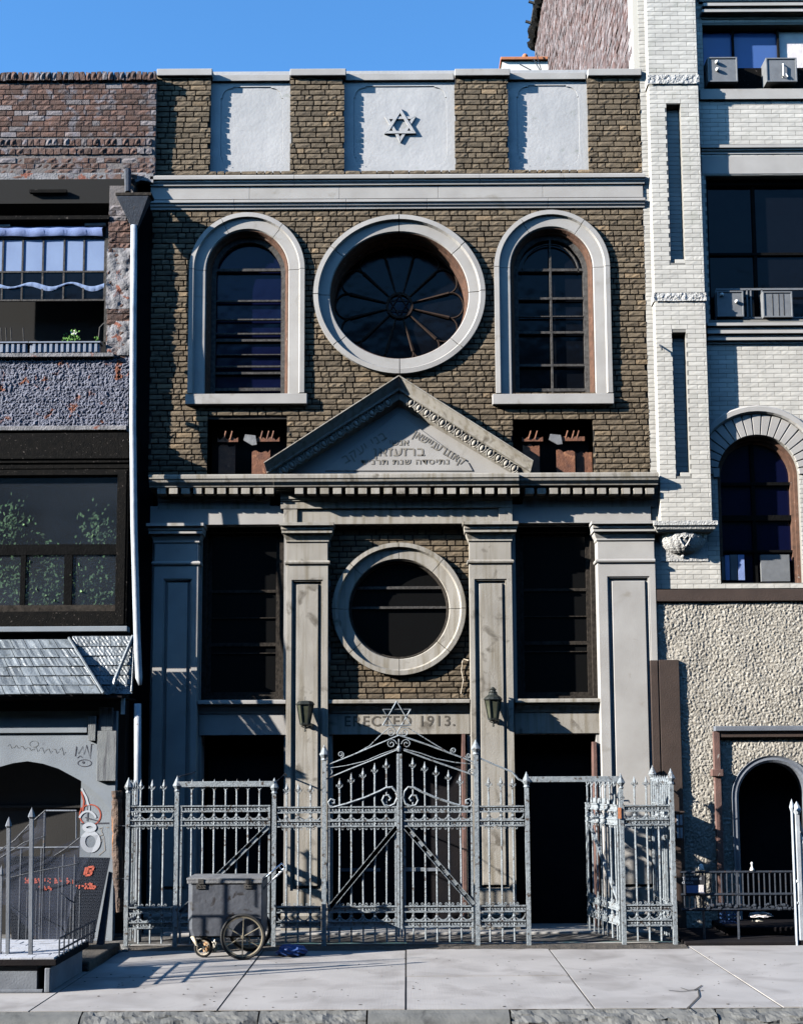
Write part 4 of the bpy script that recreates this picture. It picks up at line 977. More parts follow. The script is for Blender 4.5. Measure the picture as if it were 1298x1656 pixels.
b = M(); b.add([A_, B_, C_, D_, A_ + Vector((0, .03, -.02)), B_ + Vector((0, .03, -.02)), C_ + Vector((0, .2, -.02)), D_ + Vector((0, .2, -.02))], [(4, 5, 6, 7)]); b.box(A_.x, C_.x - .02, yh1 + .01, yh1 + .05, C_.z - .03, C_.z - .002); b.box(A_.x, P(212, 1122, -.4).x, yh1 + .06, -.1, C_.z - .04, C_.z - .02); b.build('hood_soffit', 'dark_matte', hood)
# shop front of pale painted plaster with a low pointed arch
xs = P(187, 1250, YLS).x; z_ = lambda py, Y=YLS: P(90, py, Y).z
arc = [(-220, 1300), (-150, 1268), (-60, 1247), (0, 1240), (22, 1234), (45, 1231), (70, 1235), (95, 1243), (130, 1262), (150, 1277), (165, 1291), (178, 1308)]
A2 = [XZ(*q, YLS) for q in arc]; xo = P(178, 1308, YLS).x
b = M(); hole = [(A2[0][0], .02)] + A2 + [(xo, .02)]
b.plate(rectpoly(X0L, xs, .0, z_(1150)), [hole], YLS, YLS + .10); shop = b.build('shop_front', 'white_plaster', LB)
b = M(); b.prismX([(YLS + .05, z_(1176)), (YLS - .03, z_(1177)), (YLS - .03, z_(1185)), (YLS + .0, z_(1187)), (YLS + .05, z_(1187))], X0L, P(142, 1180, YLS).x); b.build('shop_ledge', 'white_plaster', shop, bevel=.003)
b = M(); b.pbox(157, 1182, 188, 1263, YLS - .05, YLS - .002); b.pbox(160, 1144, 182.5, 1182, YLS - .035, YLS - .004); b.pbox(143, 1158, 155, 1198, YLS - .06, YLS - .004); b.build('weathered_board', 'weathered_board', shop, bevel=.004)
b = M(); q0 = P(131, 1300, YLS + .12).x; b.box(q0, xo + .04, YLS + .12, YLS + .2, .0, z_(1262)); gp = b.build('side_panel', 'white_plaster', shop)
b = M(); b.box(X0L, q0 + .0, YLS + .45, YLS + .5, 0, z_(1225)); b.box(q0, q0 + .02, YLS + .2, YLS + .45, 0, z_(1262)); b.box(X0L, xs, -.1, .35, 0, z_(1010)); b.box(X0L, q0, YLS + .4, YLS + .45, z_(1308), z_(1304)); b.build('shop_recess', 'dark_door', LB)
# graffiti on the shop front
def scr(pts, Y, r, mat, name, par, closed=False, n=5):
    q = [P(a, c, Y) for a, c in pts]
    if closed: q.append(q[0])
    if len(q) > 3 and (q[0] - q[-1]).length < 1e-4: q = q[:-1]; closed = True
    b = M(); m_ = len(q); L_ = []; R_ = []
    for i in range(m_):
        a = q[(i - 1) % m_] if (closed or i) else q[0]; c = q[(i + 1) % m_] if (closed or i < m_ - 1) else q[-1]
        d = (c - a).normalized(); nn = Vector((-d.z, 0, d.x)) * r; L_.append(q[i] + nn); R_.append(q[i] - nn)
    b.add(L_ + R_, [(i, (i + 1) % m_, m_ + (i + 1) % m_, m_ + i) for i in range(m_ if closed else m_ - 1)])
    return b.build(name, mat, par)
def ell(cx, cy, rx, ry, a0=0, a1=360, n=22): return [(cx + rx * math.cos(R(a0 + (a1 - a0) * i / n)), cy + ry * math.sin(R(a0 + (a1 - a0) * i / n))) for i in range(n + 1)]
yg = YLS + .116
scr(ell(146, 1318, 17, 17), yg, .008, 'red_spray', 'graffiti', gp); scr([(132, 1275), (140, 1290), (144, 1305), (144, 1312)], yg - .001, .012, 'white_spray', 'graffiti', gp)
scr(ell(142, 1328, 14, 16, 200, 340), yg - .002, .012, 'white_spray', 'graffiti', gp); scr([(138, 1322), (160, 1328)], yg - .001, .007, 'black_spray', 'graffiti', gp); scr([(143, 1302), (141, 1328)], yg - .001, .006, 'black_spray', 'graffiti', gp)
scr([(132, 1280), (136, 1296), (134, 1312), (131, 1306)], yg - .001, .01, 'red_spray', 'graffiti', gp)
scr(ell(146.5, 1361, 12.5, 14), yg - .002, .030, 'white_spray', 'graffiti', gp, n=20); scr(ell(145, 1338, 8.5, 5), yg - .004, .022, 'white_spray', 'graffiti', gp)
scr([(131, 1332), (178, 1331)], yg, .008, 'black_spray', 'panel_seam', gp)
for pts in ([(160, 1340), (166, 1338), (164, 1344), (167, 1350), (160, 1352)], [(160, 1370), (168, 1352), (170, 1375), (160, 1383)], [(172, 1338), (176, 1338)]): scr(pts, yg, .004, 'tan_spray', 'graffiti', gp)
scr([(122, 1223), (124, 1207), (127, 1219), (134, 1207), (136, 1220), (140, 1205), (146, 1227), (148, 1203), (151, 1204)], YLS - .003, .006, 'black_spray', 'graffiti', shop)
scr(ell(137, 1234, 11, 5.5), YLS - .003, .004, 'black_spray', 'graffiti', shop); scr(ell(135, 1233, 1.2, 1.2), YLS - .003, .006, 'black_spray', 'graffiti', shop); scr([(125, 1226), (130, 1222), (133, 1225)], YLS - .003, .004, 'black_spray', 'graffiti', shop)
rr = random.Random(3)
for k in range(9):
    x = 12 + k * 10.5; scr([(x, 1208 + rr.uniform(-3, 3) + k * .8), (x + 4, 1203 + rr.uniform(-3, 3) + k), (x + 7, 1211 + rr.uniform(-3, 3) + k), (x + 10, 1208 + k)], YLS - .003, .0035, 'weathered_board', 'graffiti', shop)
scr(ell(55, 1203, 7, 5), YLS - .003, .003, 'weathered_board', 'graffiti', shop)
# side strip next to the synagogue, coloured dark for the shadow there, and downpipe
b = M(); b.box(P(208, 700, .1).x, XL + .02, .08, .4, 0, Zl(285, .1)); b.build('shaded_side_strip', 'dark_matte', LB)
b = M(); b.box(X0L, XL, .36, 6, 0, Zl(123, 0)); b.build('building_body', 'dark_matte', LB)
dp = thing('downpipe', (P(217, 1000, -.24).x, -.2, 0), 'white painted metal downpipe with funnel head beside the synagogue wall', 'downpipe')
yp = -.30
b = M(); t0 = [P(188, 314, yp - .06), P(245, 314, yp - .06)]; m0 = [P(189, 319, yp - .06), P(240, 318, yp - .06)]; l0 = [P(213, 368, yp), P(222, 368, yp)]
V = []
for pr, dy in ((t0, .16), (m0, .16), (l0, .06)):
    V += [pr[0], pr[1], pr[1] + Vector((0, dy, 0)), pr[0] + Vector((0, dy, 0))]
b.add(V, [(0, 1, 5, 4), (4, 5, 9, 8), (1, 2, 6, 5), (5, 6, 10, 9), (3, 0, 4, 7), (7, 4, 8, 11), (2, 3, 7, 6), (6, 7, 11, 10), (0, 3, 2, 1)]); b.build('funnel_head', 'iron_dark', dp, bevel=.004)
b = M(); b.box(t0[0].x - .005, t0[1].x + .002, t0[0].y - .008, t0[0].y + .165, t0[0].z - .02, t0[0].z + .02); b.build('funnel_rim', 'worn_sash', dp, bevel=.004)
b = M(); b.tube([P(217, 365, yp + .01), P(216, 500, yp + .01), P(215, 680, yp - .06), P(215.5, 720, yp - .16), P(217, 850, yp - .20), P(222, 1030, yp - .32), P(225, 1096, yp - .36), P(227, 1108, yp - .38)], [.042] * 7 + [.02], 10)
b.build('pipe', 'downpipe_paint', dp, smooth=True); b = M(); b.tube([P(223, 1138, -.7), P(223, 1250, -.7), P(223, 1525, -.7)], .042, 10)
b.build('pipe', 'downpipe_paint', dp, smooth=True)
b = M(); b.tube([P(207, 276, YLP - .05), P(207, 312, yp)], [.05, .04], 8); b.build('gutter_outlet', 'iron_dark', dp)
b = M()
for py in (556, 640): b.lathe(P(215.5, py, yp + .01), [(.043, -.02), (.05, -.018), (.05, .018), (.043, .02)], 12)
b.build('pipe_strap', 'grey_sash', dp)
b = M(); b.pbox(196, 1127, 202, 1155, -.72, -.70); b.build('loose_batten', 'white_paint', hood)

# ------------------------------------------------------------------ cream brick building on the right
RB = thing('brick_building', (XR + 1.2, .4, 0), 'cream brick building with slotted pier on a shell corbel above a rough stucco ground floor', 'building')
YPr = -.17; XE = P(1400, 800, 0).x
def Zr(py, Y=0): return P(1180, py, Y).z
ztop = Zr(-230); pxl, pxr = (P(1050, 130, YPr).x + P(1067, 845, YPr).x) / 2, (P(1130, 130, YPr).x + P(1148, 845, YPr).x) / 2
slots = [RC(1080, 168, 1103.5, 425, YPr), RC(1089, 537, 1112, 770, YPr)]
zbr = Zr(952)
wins = [(P(1136, 90, 0).x, XE + 1, Zr(143), Zr(40)), (P(1144, 400, 0).x, XE + 1, Zr(517), Zr(284))]
ac = XZ(1225, 768, 0); ar = P(1291, 768, 0).x - ac[0]; wbot = Zr(943)
CB_ = dict(L=.205, H=.0615, j=.005, depth=.006, rough=.0015, mixed=False)
b = M(); sk = lambda x, z, a, b_: (z > ac[1] and (x - ac[0]) ** 2 + (z - ac[1]) ** 2 < (ar * 1.15) ** 2) 
jamb = (ac[0] - ar, ac[0] + ar, wbot, ac[1])
bricks(b, XR, XE, zbr, ztop, 0, seed=200, skip=sk, rects=wins + [jamb], rag=.0008, **CB_); b.build('brickwork', 'cream_brick', RB)
b = M(); bricks(b, pxl, pxr, Zr(843, YPr), ztop, YPr, seed=201, rects=slots, rag=.0008, **CB_); pr = b.build('pier_brickwork', 'cream_brick', RB)
b = M(); b.plate(rectpoly(pxl + .003, pxr - .003, Zr(843, YPr), ztop), [rectpoly(*s) for s in slots], YPr + .005, YPr + .13)
b.box(pxl + .003, pxr - .003, YPr + .13, .3, Zr(843, YPr), ztop)
b.plate(rectpoly(XR, XE, zbr, ztop), [rectpoly(w_[0], XE - .02, w_[2], w_[3]) for w_ in wins] + [archpoly(ac[0], ac[1], ar, wbot)], .005, .35); b.build('mortar_core', 'cream_mortar', RB)
# side faces of the pier in brick courses
b = M(); rowsn = round((ztop - Zr(843, YPr)) / .0615); hh = (ztop - Zr(843, YPr)) / rowsn
for k in range(rowsn):
    z1_ = ztop - k * hh
    for xx, sgn in ((pxl, 1),): b.box(xx - .001 if sgn > 0 else xx - .005, xx + .005 if sgn > 0 else xx + .001, YPr + .001, -.004, z1_ - hh + .005, z1_)
    for s in slots:
        if s[2] < z1_ - hh / 2 < s[3]:
            pass
b.build('pier_return_brick', 'cream_brick', RB)
b = M()
for k in range(rowsn): z1_ = ztop - k * hh; b.box(pxr - .005, pxr + .001, YPr + .001, -.004, z1_ - hh + .005, z1_)
b.build('pier_return_brick', 'cream_brick', RB)
for s in slots:
    b = M()
    for k in range(rowsn):
        z1_ = ztop - k * hh
        if s[2] < z1_ - hh / 2 < s[3]: b.box(s[0] + .003, s[1] - .003, YPr + .118, YPr + .13, z1_ - hh + .005, z1_)
    b.build('slot_brick', 'cream_brick', RB)
for (a, c) in ((122, 136), (474, 487)):
    b = M(); z0, z1 = Zr(c, YPr), Zr(a, YPr); v = []
    b.grid(pxl - .02, pxr + .015, z0, z1, YPr - .02, .012, lambda x, z: .012 * N3(x * 20, z * 20, a) + .006 * N3(x * 50, z * 50, a)); b.box(pxl - .02, pxr + .015, YPr - .004, .0, z0, z1); b.build('rough_stone_band', 'rough_stone', RB)
for s in slots:
    b = M(); b.box(s[0] + .06, s[1] - .002, YPr + .01, YPr + .13, s[2], s[2] + .05); b.build('slot_sill', 'cream_brick', RB)
# shell corbel
z = lambda py: Zr(py, YPr - .05)
b = M(); prof = [(.0, z(842)), (-.06, z(842)), (-.06, z(849)), (-.045, z(851)), (-.03, z(855)), (-.01, z(859)), (0, z(859))]
x0, x1 = P(1056, 850, YPr - .06).x, P(1160, 850, YPr - .06).x
v = []; rows = [(0, z(842)), (0, z(849)), (-.018, z(851)), (-.03, z(855)), (-.06, z(859))]
for d, zz in rows: v += [(x0 - d, .0, zz), (x0 - d, YPr - .07 - d, zz), (x1 + d, YPr - .07 - d, zz), (x1 + d, .0, zz)]
f = [(0, 1, 2, 3)] + [(k * 4 + s, k * 4 + s + 1, k * 4 + s + 5, k * 4 + s + 4) for k in range(4) for s in range(3)] + [(19, 18, 17, 16)]
b.add(v, f); cb = b.build('corbel_ledge', 'rough_stone', RB, bevel=.003)
b = M(); cc_ = Vector(((x0 + x1) / 2, .0, z(859))); Rb = (x1 - x0) / 2 - .10; n = 36; H_ = z(859) - z(893); v = []; f = []; m_ = 8
for j in range(m_ + 1):
    t = j / m_ * PI / 2
    for i in range(n + 1):
        a = PI + PI * i / n; rr_ = Rb * math.cos(t) * (1 + .05 * abs(math.sin(a * 9))); v.append((cc_.x + rr_ * math.cos(a), .0 + rr_ * math.sin(a) * .55 - .0, cc_.z - H_ * math.sin(t)))
for j in range(m_):
    for i in range(n): o = j * (n + 1) + i; f.append((o, o + 1, o + n + 2, o + n + 1))
b.add(v, f); yy = -Rb * .55
for s in (-1, 1):
    b.tube([(cc_.x + s * .01, yy * .93, cc_.z - .18), (cc_.x + s * .05, yy * .97, cc_.z - .12), (cc_.x + s * .07, yy * .99, cc_.z - .07), (cc_.x + s * .03, yy * 1.03, cc_.z - .05), (cc_.x + s * .0, yy * 1.03, cc_.z - .08)], .014, 6)
b.ball((cc_.x, -.02, cc_.z - H_ - .01), .025, .025, .03); b.build('shell_corbel', 'rough_stone', RB, smooth=False)
b = M(); b.box(P(1066, 880, 0).x, P(1143, 880, 0).x, -.012, .0, z(903), z(859)); b.build('corbel_slab', 'rough_stone', RB)
# ledges
def ledge(py0, py1, pr_, x0p, name='window_ledge', mat='limestone', bev=.004, back=.2, x1=None):
    b = M(); b.box(P(x0p, (py0 + py1) / 2, -pr_).x, x1 or XE, -pr_, back, P(1220, py1, -pr_).z, P(1220, py0, -pr_).z); return b.build(name, mat, RB, bevel=bev)
for a, c, p_, x in ((-25, -14, .16, 1130), (-14, 2, .05, 1130)): ledge(a, c, p_, x, 'cornice')
ledge(4, 9, .10, 1136, 'cornice'); ledge(9.4, 14, .06, 1138, 'cornice'); ledge(14.5, 19, .12, 1134, 'cornice'); ledge(19.4, 23, .07, 1134, 'cornice', 'rough_stone'); ledge(23.3, 30, .02, 1134, 'cornice')
ledge(143.5, 160, .045, 1131, 'window_sill'); ledge(233.5, 238.5, .06, 1133, 'string_course'); ledge(238.8, 243, .035, 1133, 'string_course'); ledge(243.3, 249, .012, 1133, 'string_course'); ledge(252, 281, .01, 1134, 'lintel')
for a, c, p_ in ((521.5, 526.5, .11), (526.8, 533, .07), (533.3, 539, .09), (539.3, 545, .05), (545.3, 550, .06), (550.3, 556, .02)): ledge(a, c, p_, 1143, 'window_sill')
# top window
def zq(py, Y): return P(1220, py, Y).z
b = M(); x0 = wins[0][0]; b.plate(rectpoly(x0, XE, zq(143, .1), zq(30, .1)), [rectpoly(x0 + .03, XE - .03, zq(110, .1), zq(43, .1))], .10, .2)
for p in (1185, 1258): x = P(p, 80, .1).x; b.box(x - .012, x + .012, .095, .14, zq(112, .1), zq(43, .1))
tw1 = b.build('window_frame', 'soot_timber', RB); b = M(); b.box(P(1184, 40, .06).x, P(1262, 40, .06).x, .03, .1, zq(41, .06), zq(32, .06)); b.box(P(1290, 40, .06).x, XE, .03, .1, zq(41, .06), zq(32, .06)); b.build('window_head', 'rough_stone', tw1, bevel=.01)
b = M(); b.box(x0 + .01, XE, .152, .158, zq(112, .1), zq(41, .1)); b.build('pane', 'sky_glass', tw1)
b = M(); b.box(P(1260, 80, .1).x, XE, .14, .146, zq(109, .1), zq(44, .1)); b.build('window_blind', 'white_cloth', tw1)
# middle window
b = M(); x0 = wins[1][0]; z0, z1 = wins[1][2], wins[1][3]
b.plate(rectpoly(x0, XE, z0, z1), [rectpoly(x0 + .05, XE - .05, z0 + .04, z1 - .07)], .12, .2); x = P(1218, 380, .2).x; b.box(x - .02, x + .02, .16, .2, z0, z1); b.box(x0, XE, .155, .2, zq(415, .2), zq(411, .2)); mw = b.build('window_frame', 'black_timber', RB)
b = M(); b.box(x0, XE, .195, .2, z0, z1); b.build('pane', 'dark_glass', mw)
b = M(); b.box(P(1156, 467, .05).x, XE, .03, .05, zq(470, .05), zq(467, .05)); b.box(P(1156, 467, .05).x, XE, .03, .05, zq(516, .05), zq(513.5, .05))
for p in (1155.5, 1206, 1212, 1230): b.box(P(p, 490, .05).x, P(p + 2, 490, .05).x, .03, .05, zq(515, .05), zq(469, .05))
b.build('guard_rail', 'appliance_metal', mw)
# arched window
b = M(); n = 24
b.sweep([(ac[0] + ar * math.cos(a), ac[1] + ar * math.sin(a), math.cos(a), math.sin(a)) for a in [PI * i / n for i in range(n + 1)]], [(.28, .03), (.28, -.045), (.30, -.07), (.36, -.07), (.38, -.05), (.38, .03)]); b.build('arch_hood', 'limestone', RB)
b = M(); nv = 19
for k in range(nv):
    a0, a1 = PI * k / nv + .012, PI * (k + 1) / nv - .012
    b.sweep([(ac[0] + ar * math.cos(a), ac[1] + ar * math.sin(a), math.cos(a), math.sin(a)) for a in (a0, (a0 + a1) / 2, a1)], [(0, .06), (.0, -.02), (.275, -.02 - .004 * (k % 2)), (.275, .06)])
b.build('arch_voussoirs', 'limestone', RB, bevel=.004)
sts = [(ac[0] + ar, wbot, 1, 0)] + [(ac[0] + ar * math.cos(a), ac[1] + ar * math.sin(a), math.cos(a), math.sin(a)) for a in [PI * i / n for i in range(n + 1)]] + [(ac[0] - ar, wbot, -1, 0)]
b = M(); b.sweep(sts, [(0, .07), (-.04, .08), (-.04, .12), (-.075, .13), (-.075, .24), (0, .24)]); aw = b.build('window_frame', 'brown_wood', RB)
b = M(); 
for p in (1217,): x = P(p, 800, .16).x; b.box(x - .022, x + .022, .15, .2, wbot, ac[1] + ar - .05)
for py, h in ((783, .04), (838, .07), (892, .03)): b.box(ac[0] - ar + .06, ac[0] + ar - .06, .14, .2, P(1220, py, .16).z - h / 2, P(1220, py, .16).z + h / 2)
b.build('sash_bar', 'black_timber', aw)
b = M(); b.plate(archpoly(ac[0], ac[1], ar - .05, wbot), [], .195, .2); b.build('pane', 'blue_glass', aw)
b = M(); b.pbox(1230, 897, 1276, 940, .10, .14); b.build('curtain_panel', 'appliance_metal', aw); b = M(); b.pbox(1163, 900, 1176, 938, .10, .14); b.pbox(1180, 897, 1192, 938, .11, .14); b.build('curtain_panel', 'appliance_metal', aw)
b = M(); b.pbox(1172, 898, 1179, 938, .08, .10); b.pbox(1193, 897, 1203, 938, .09, .1); b.build('curtain_edge', 'blue_sheet', aw)
# capital block left of the arch and brown band
b = M(); b.box(P(1153, 765, -.03).x, P(1160, 765, -.03).x + .02, -.03, .02, P(1155, 772, 0).z, P(1155, 758, 0).z); b.build('impost', 'limestone', RB)
b = M(); b.box(XR + .012, XE, -.075, .1, Zr(972, -.07), Zr(953, -.07)); b.build('painted_band', 'brown_paint', RB, bevel=.006)
# stucco ground floor
YSt = -.03; zs1 = Zr(972, YSt); dc = XZ(1250, 1290, YSt); drr = dc[0] - P(1193, 1290, YSt).x
def st_skip(x, z): 
    if z < dc[1]: return abs(x - dc[0]) < drr + .03
    return (x - dc[0]) ** 2 + (z - dc[1]) ** 2 < (drr + .03) ** 2
def st_h(x, z):
    return .008 * N3(x * 34, z * 34, 1) + .012 * abs(N3(x * 56, z * 56, 7)) + .007 * N3(x * 95, z * 95, 3) + .010 * N3(x * 3, z * 3, 9)
b = M(); b.grid(XR + .02, XE, 0, zs1, YSt, .0085, st_h, st_skip); b.build('stucco_wall', 'stucco', RB, smooth=True)
b = M(); b.plate(rectpoly(XR + .012, XE - .01, 0, zs1), [archpoly(dc[0], dc[1], drr + .01, .02)], YSt + .03, .3); b.build('stucco_core', 'stucco', RB)
b = M(); x0, x1 = P(1054, 1200, YSt - .05).x, P(1101, 1200, YSt - .05).x; zt = P(1078, 1067, YSt - .05).z
b.box(x0 + .002, x0 + .095, YSt - .055, .0, 0, zt - .005); b.box(x0 + .11, x1, YSt - .05, .0, 0, zt); b.build('painted_panel', 'brown_paint', RB, bevel=.005)
b = M(); b.box(P(1155, 1180, YSt - .07).x, XE, YSt - .10, .0, P(1200, 1182, YSt - .1).z, P(1200, 1174, YSt - .1).z); b.build('door_hood', 'grey_paint', RB, bevel=.006)
b = M(); b.box(P(1158, 1180, YSt - .07).x, XE, YSt - .06, .0, P(1200, 1192, YSt - .1).z, P(1200, 1182.5, YSt - .1).z); b.build('door_hood', 'brown_paint', RB, bevel=.004)
b = M(); b.box(P(1155, 1250, YSt - .07).x, P(1165, 1250, YSt - .07).x, YSt - .07, .0, P(1160, 1500, YSt).z, P(1160, 1183, YSt).z); b.box(P(1150, 1250, YSt - .07).x, P(1168, 1250, YSt - .07).x, YSt - .10, .0, P(1160, 1255, YSt).z, P(1160, 1244, YSt).z); b.build('door_post', 'oxblood_paint', RB, bevel=.004)
sts = [(dc[0] + drr, 0.02, 1, 0)] + [(dc[0] + drr * math.cos(a), dc[1] + drr * math.sin(a), math.cos(a), math.sin(a)) for a in [PI * i / n for i in range(n + 1)]] + [(dc[0] - drr, 0.02, -1, 0)]
b = M(); b.sweep(sts, [(0, .25), (0, YSt - .01), (.03, YSt - .03), (.06, YSt - .025), (.085, YSt - .04), (.085, .05)]); b.build('door_arch', 'grey_paint', RB)
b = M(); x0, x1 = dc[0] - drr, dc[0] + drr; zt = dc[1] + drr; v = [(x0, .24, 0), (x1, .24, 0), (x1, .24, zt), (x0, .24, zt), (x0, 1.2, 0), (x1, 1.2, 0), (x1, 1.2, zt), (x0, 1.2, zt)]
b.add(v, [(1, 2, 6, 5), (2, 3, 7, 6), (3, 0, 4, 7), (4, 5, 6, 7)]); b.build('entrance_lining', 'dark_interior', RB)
b = M(); b.box(XR + .02, XE, .352, .364, 0, ztop); b.build('building_body', 'dark_matte', RB)
b = M(); b.tube([P(1066, 558, YPr), P(1068, 560, YPr - .06), P(1070, 566, YPr - .06)], .012, 6); b.build('iron_hook', 'iron_dark', RB)
# air conditioners
def aircon(a, c, d, e, y0, label, kn):
    x0, x1, z0, z1 = RC(a, c, d, e, y0); r_ = thing('air_conditioner', ((x0 + x1) / 2, .0, z0), label, 'air conditioner', 'air conditioners in the cream building windows')
    b = M(); b.plate(rectpoly(x0, x1, z0, z1), [rectpoly(x0 + .02, x1 - .02, z0 + .02, z1 - .02)], y0, .12); b.build('casing', 'appliance_metal', r_, bevel=.004)
    b = M(); b.box(x0 + .015, x1 - .015, y0 + .012, .12, z0 + .015, z1 - .015); b.build('front_plate', 'appliance_metal', r_)
    for (kx, ky) in kn:
        p = P(kx, ky, y0); b = M(); b.ball((p.x, y0 - .01, p.z), .026, .03, .026, 10, 8); b.build('knob', 'white_paint', r_, smooth=True)
    return r_
aircon(1144, 92, 1192, 132, -.10, 'grey box air conditioner with two round knobs in the top window beside the cream pier', [(1158, 101), (1159, 113)])
a2 = aircon(1238, 93, 1288, 132, -.10, 'grey box air conditioner with a small upright handle in the top right window', [])
b = M(); p = P(1265, 103, -.10); q = P(1265, 124, -.10); b.tube([p + Vector((0, .01, 0)), p + Vector((0, -.02, -.02)), q + Vector((0, -.02, 0)), q + Vector((0, .01, 0))], .01, 6); b.tube([P(1269, 118, -.11), P(1273, 124, -.12)], .008, 5); b.build('handle', 'white_paint', a2)
aircon(1159, 470, 1202, 512, -.03, 'flat grey air conditioner plate with two knobs at the left of the middle right window', [(1166, 477), (1190, 488)])
a4 = aircon(1233, 471, 1281, 513, -.03, 'panelled grey air conditioner at the right edge of the middle right window', [])
b = M()
for p in (1248, 1258, 1266): b.pbox(p, 475, p + 1, 510, -.022, -.0178)
b.build('seam', 'grey_sash', a4)

# ------------------------------------------------------------------ roofs beyond
XPW = XR + .012; t_ = (884 - PX0) / F
YBk = XPW / (t_ * 1.0) - D
ztw = P(884, 66, YBk).z
b = M(); rr = random.Random(31); y0_ = .362; nrow = 58; z00 = P(1000, 130, 1).z - 1.0
hr = (ztw - z00) / nrow
for k in range(nrow):
    y = y0_ - rr.random() * .2
    while y < YBk:
        y2 = min(y + rr.uniform(.16, .26), YBk); d = rr.uniform(.0, .02); b.box(XPW - .012 - d, XPW, max(y, y0_) + .006, y2, z00 + k * hr + .008, z00 + (k + 1) * hr); y = y2 + .006
b.build('party_wall_brickwork', 'party_wall', RB)
b = M(); b.box(XPW + .001, XPW + 3, .365, YBk, 0, ztw); b.build('party_wall', 'party_wall', RB)
b = M(); b.box(XPW - .03, XPW + .06, .355, .60, z00, ztw + .1); b.build('corner_strip', 'white_paint', RB, bevel=.01)
b = M(); rr = random.Random(5); y = .6
while y < YBk + .2:
    s_ = rr.uniform(.10, .17); n0 = len(b.v); b.ball((XPW - .04, y, ztw + .02), s_, s_ * 1.3, s_ * rr.uniform(.8, 1.3), 7, 5)
    for i in range(n0, len(b.v)): v = Vector(b.v[i]); q = N3(*(v * 6)) * .1; b.v[i] = (v.x + q, v.y, v.z - q)
    y += rr.uniform(.14, .24)
b.build('broken_coping', 'soot_timber', RB)
b = M(); y = 1.0
while y < YBk: b.tube([(XPW, y, ztw + .02), (XPW - .30, y, ztw + .12)], .035, 5); y += .75
b.tube([(XPW - .16, .7, ztw + .08), (XPW - .16, YBk, ztw + .08)], .03, 5); b.build('coping_bracket', 'grey_sash', RB)
RH = thing('roof_hut', (2.2, 2.6, XZ(850, 112, 2.6)[1] - 2), 'low rendered roof hut with terracotta coping above the right parapet panel', 'roof hut')
x0, x1, z0, z1 = RC(812, 99, 886, 135, 2.6); b = M(); b.box(x0, x1, 2.6, 4, z0, z1); b.build('wall', 'white_paint', RH)
b = M(); b.box(x0 - .03, x1 + .0, 2.55, 4.05, z1, z1 + .05); b.ball((x0 + (x1 - x0) * .5, 2.6, z1 + .07), .05, .05, .05); b.build('coping', 'terracotta', RH, bevel=.01)
b = M()
for a, c in (((862, 95), (880, 126)), ((866, 84), (876, 118)), ((840, 104), (875, 122))): b.tube([P(*a, 2.5), P(*c, 2.5)], .008, 4)
b.build('guy_wire', 'iron_dark', RH)
# tenements across the street, unseen behind the camera, added to block low sky light
OP = thing('unseen_tenement_row', (0, -18.5, 0), 'unseen row of dark brick tenements across the street added to block sky light', 'building')
b = M(); b.box(-70, 70, -26, -18.5, -.14, 14.8); b.build('wall', 'red_brick', OP)
b = M()
for i in range(40):
    for k in range(4): b.box(-69 + i * 3.4, -67.8 + i * 3.4, -18.49, -18.44, 1.0 + k * 3.1, 2.9 + k * 3.1)
b.build('window', 'dark_glass', OP)
# ------------------------------------------------------------------ wrought iron fence and gates
def zF(py, Y=FY): return P(650, py, Y).z
def frame(p0, p1):
    p0, p1 = Vector((*p0, 0)), Vector((*p1, 0)); u = (p1 - p0).normalized(); n = Vector((u.y, -u.x, 0))
    return (lambda v: p0 + u * v.x + n * -v.y + Vector((0, 0, v.z))), (p1 - p0).length
# local coordinates: x along the panel, y away from the street, z up
U1, U2, L1, L2 = zF(1309), zF(1331.5), zF(1470), zF(1494)
rf = random.Random(44)
def iron(b, name, par, mat='iron_silver', **k): return b.build(name, mat, par, **k)
def post(par, x, y, ztip, zbot=.0, r=.024):
    b = M(); zz = ztip - .17; n = 9
    pts = [(x + rf.uniform(-.0015, .0015), y + rf.uniform(-.0015, .0015), zbot - .03 + (zz - zbot + .03) * i / n) for i in range(n + 1)]
    b.tube(pts, [r * rf.uniform(1.3, 1.45) for _ in pts], 4)
    o = iron(b, 'post', par); f = M(); f.lathe((x, y, zz), [(0, -.004), (r * 1.5, -.004), (r * 1.1, .02), (r * 2.2, .06), (r * 1.2, .11), (0, .175)], 8); iron(f, 'finial', o); return o
def spear(b, x, y, ztip, zbot=.05, s=1.0):
    n = 8; zz = ztip - .13
    pts = [(x + rf.uniform(-.002, .002), y + rf.uniform(-.002, .002), zbot + (zz - zbot) * i / n) for i in range(n + 1)]
    b.tube(pts, [.0115 * rf.uniform(.9, 1.12) for _ in pts], 5)
    b.lathe((x, y, zz), [(.008, -.01), (.017, -.002), (.017, .006), (.009, .012), (.012, .03), (.023, .055), (.013, .085), (0, .13)], 5)
    for sg in (-1, 1): b.tube([(x + sg * .008, y - .005, zz + .012), (x + sg * .028, y - .008, zz + .034), (x + sg * .034, y - .008, zz + .052), (x + sg * .042, y - .006, zz + .022)], [.008, .009, .006, .003], 4)
def rail(b, s0, s1, z, y=0.0, h=.062):
    b.box(s0, s1, y - .004, y + .008, z - h / 2 + .01, z + h / 2 - .01)
    for sg in (-1, 1): b.box(s0, s1, y - .02, y + .02, z + sg * h / 2 - .007, z + sg * h / 2 + .007)
    k = s0 + .02
    while k < s1 - .01: b.ball((k, y - .007, z), .0085, .008, .0085, 5, 3); k += .038
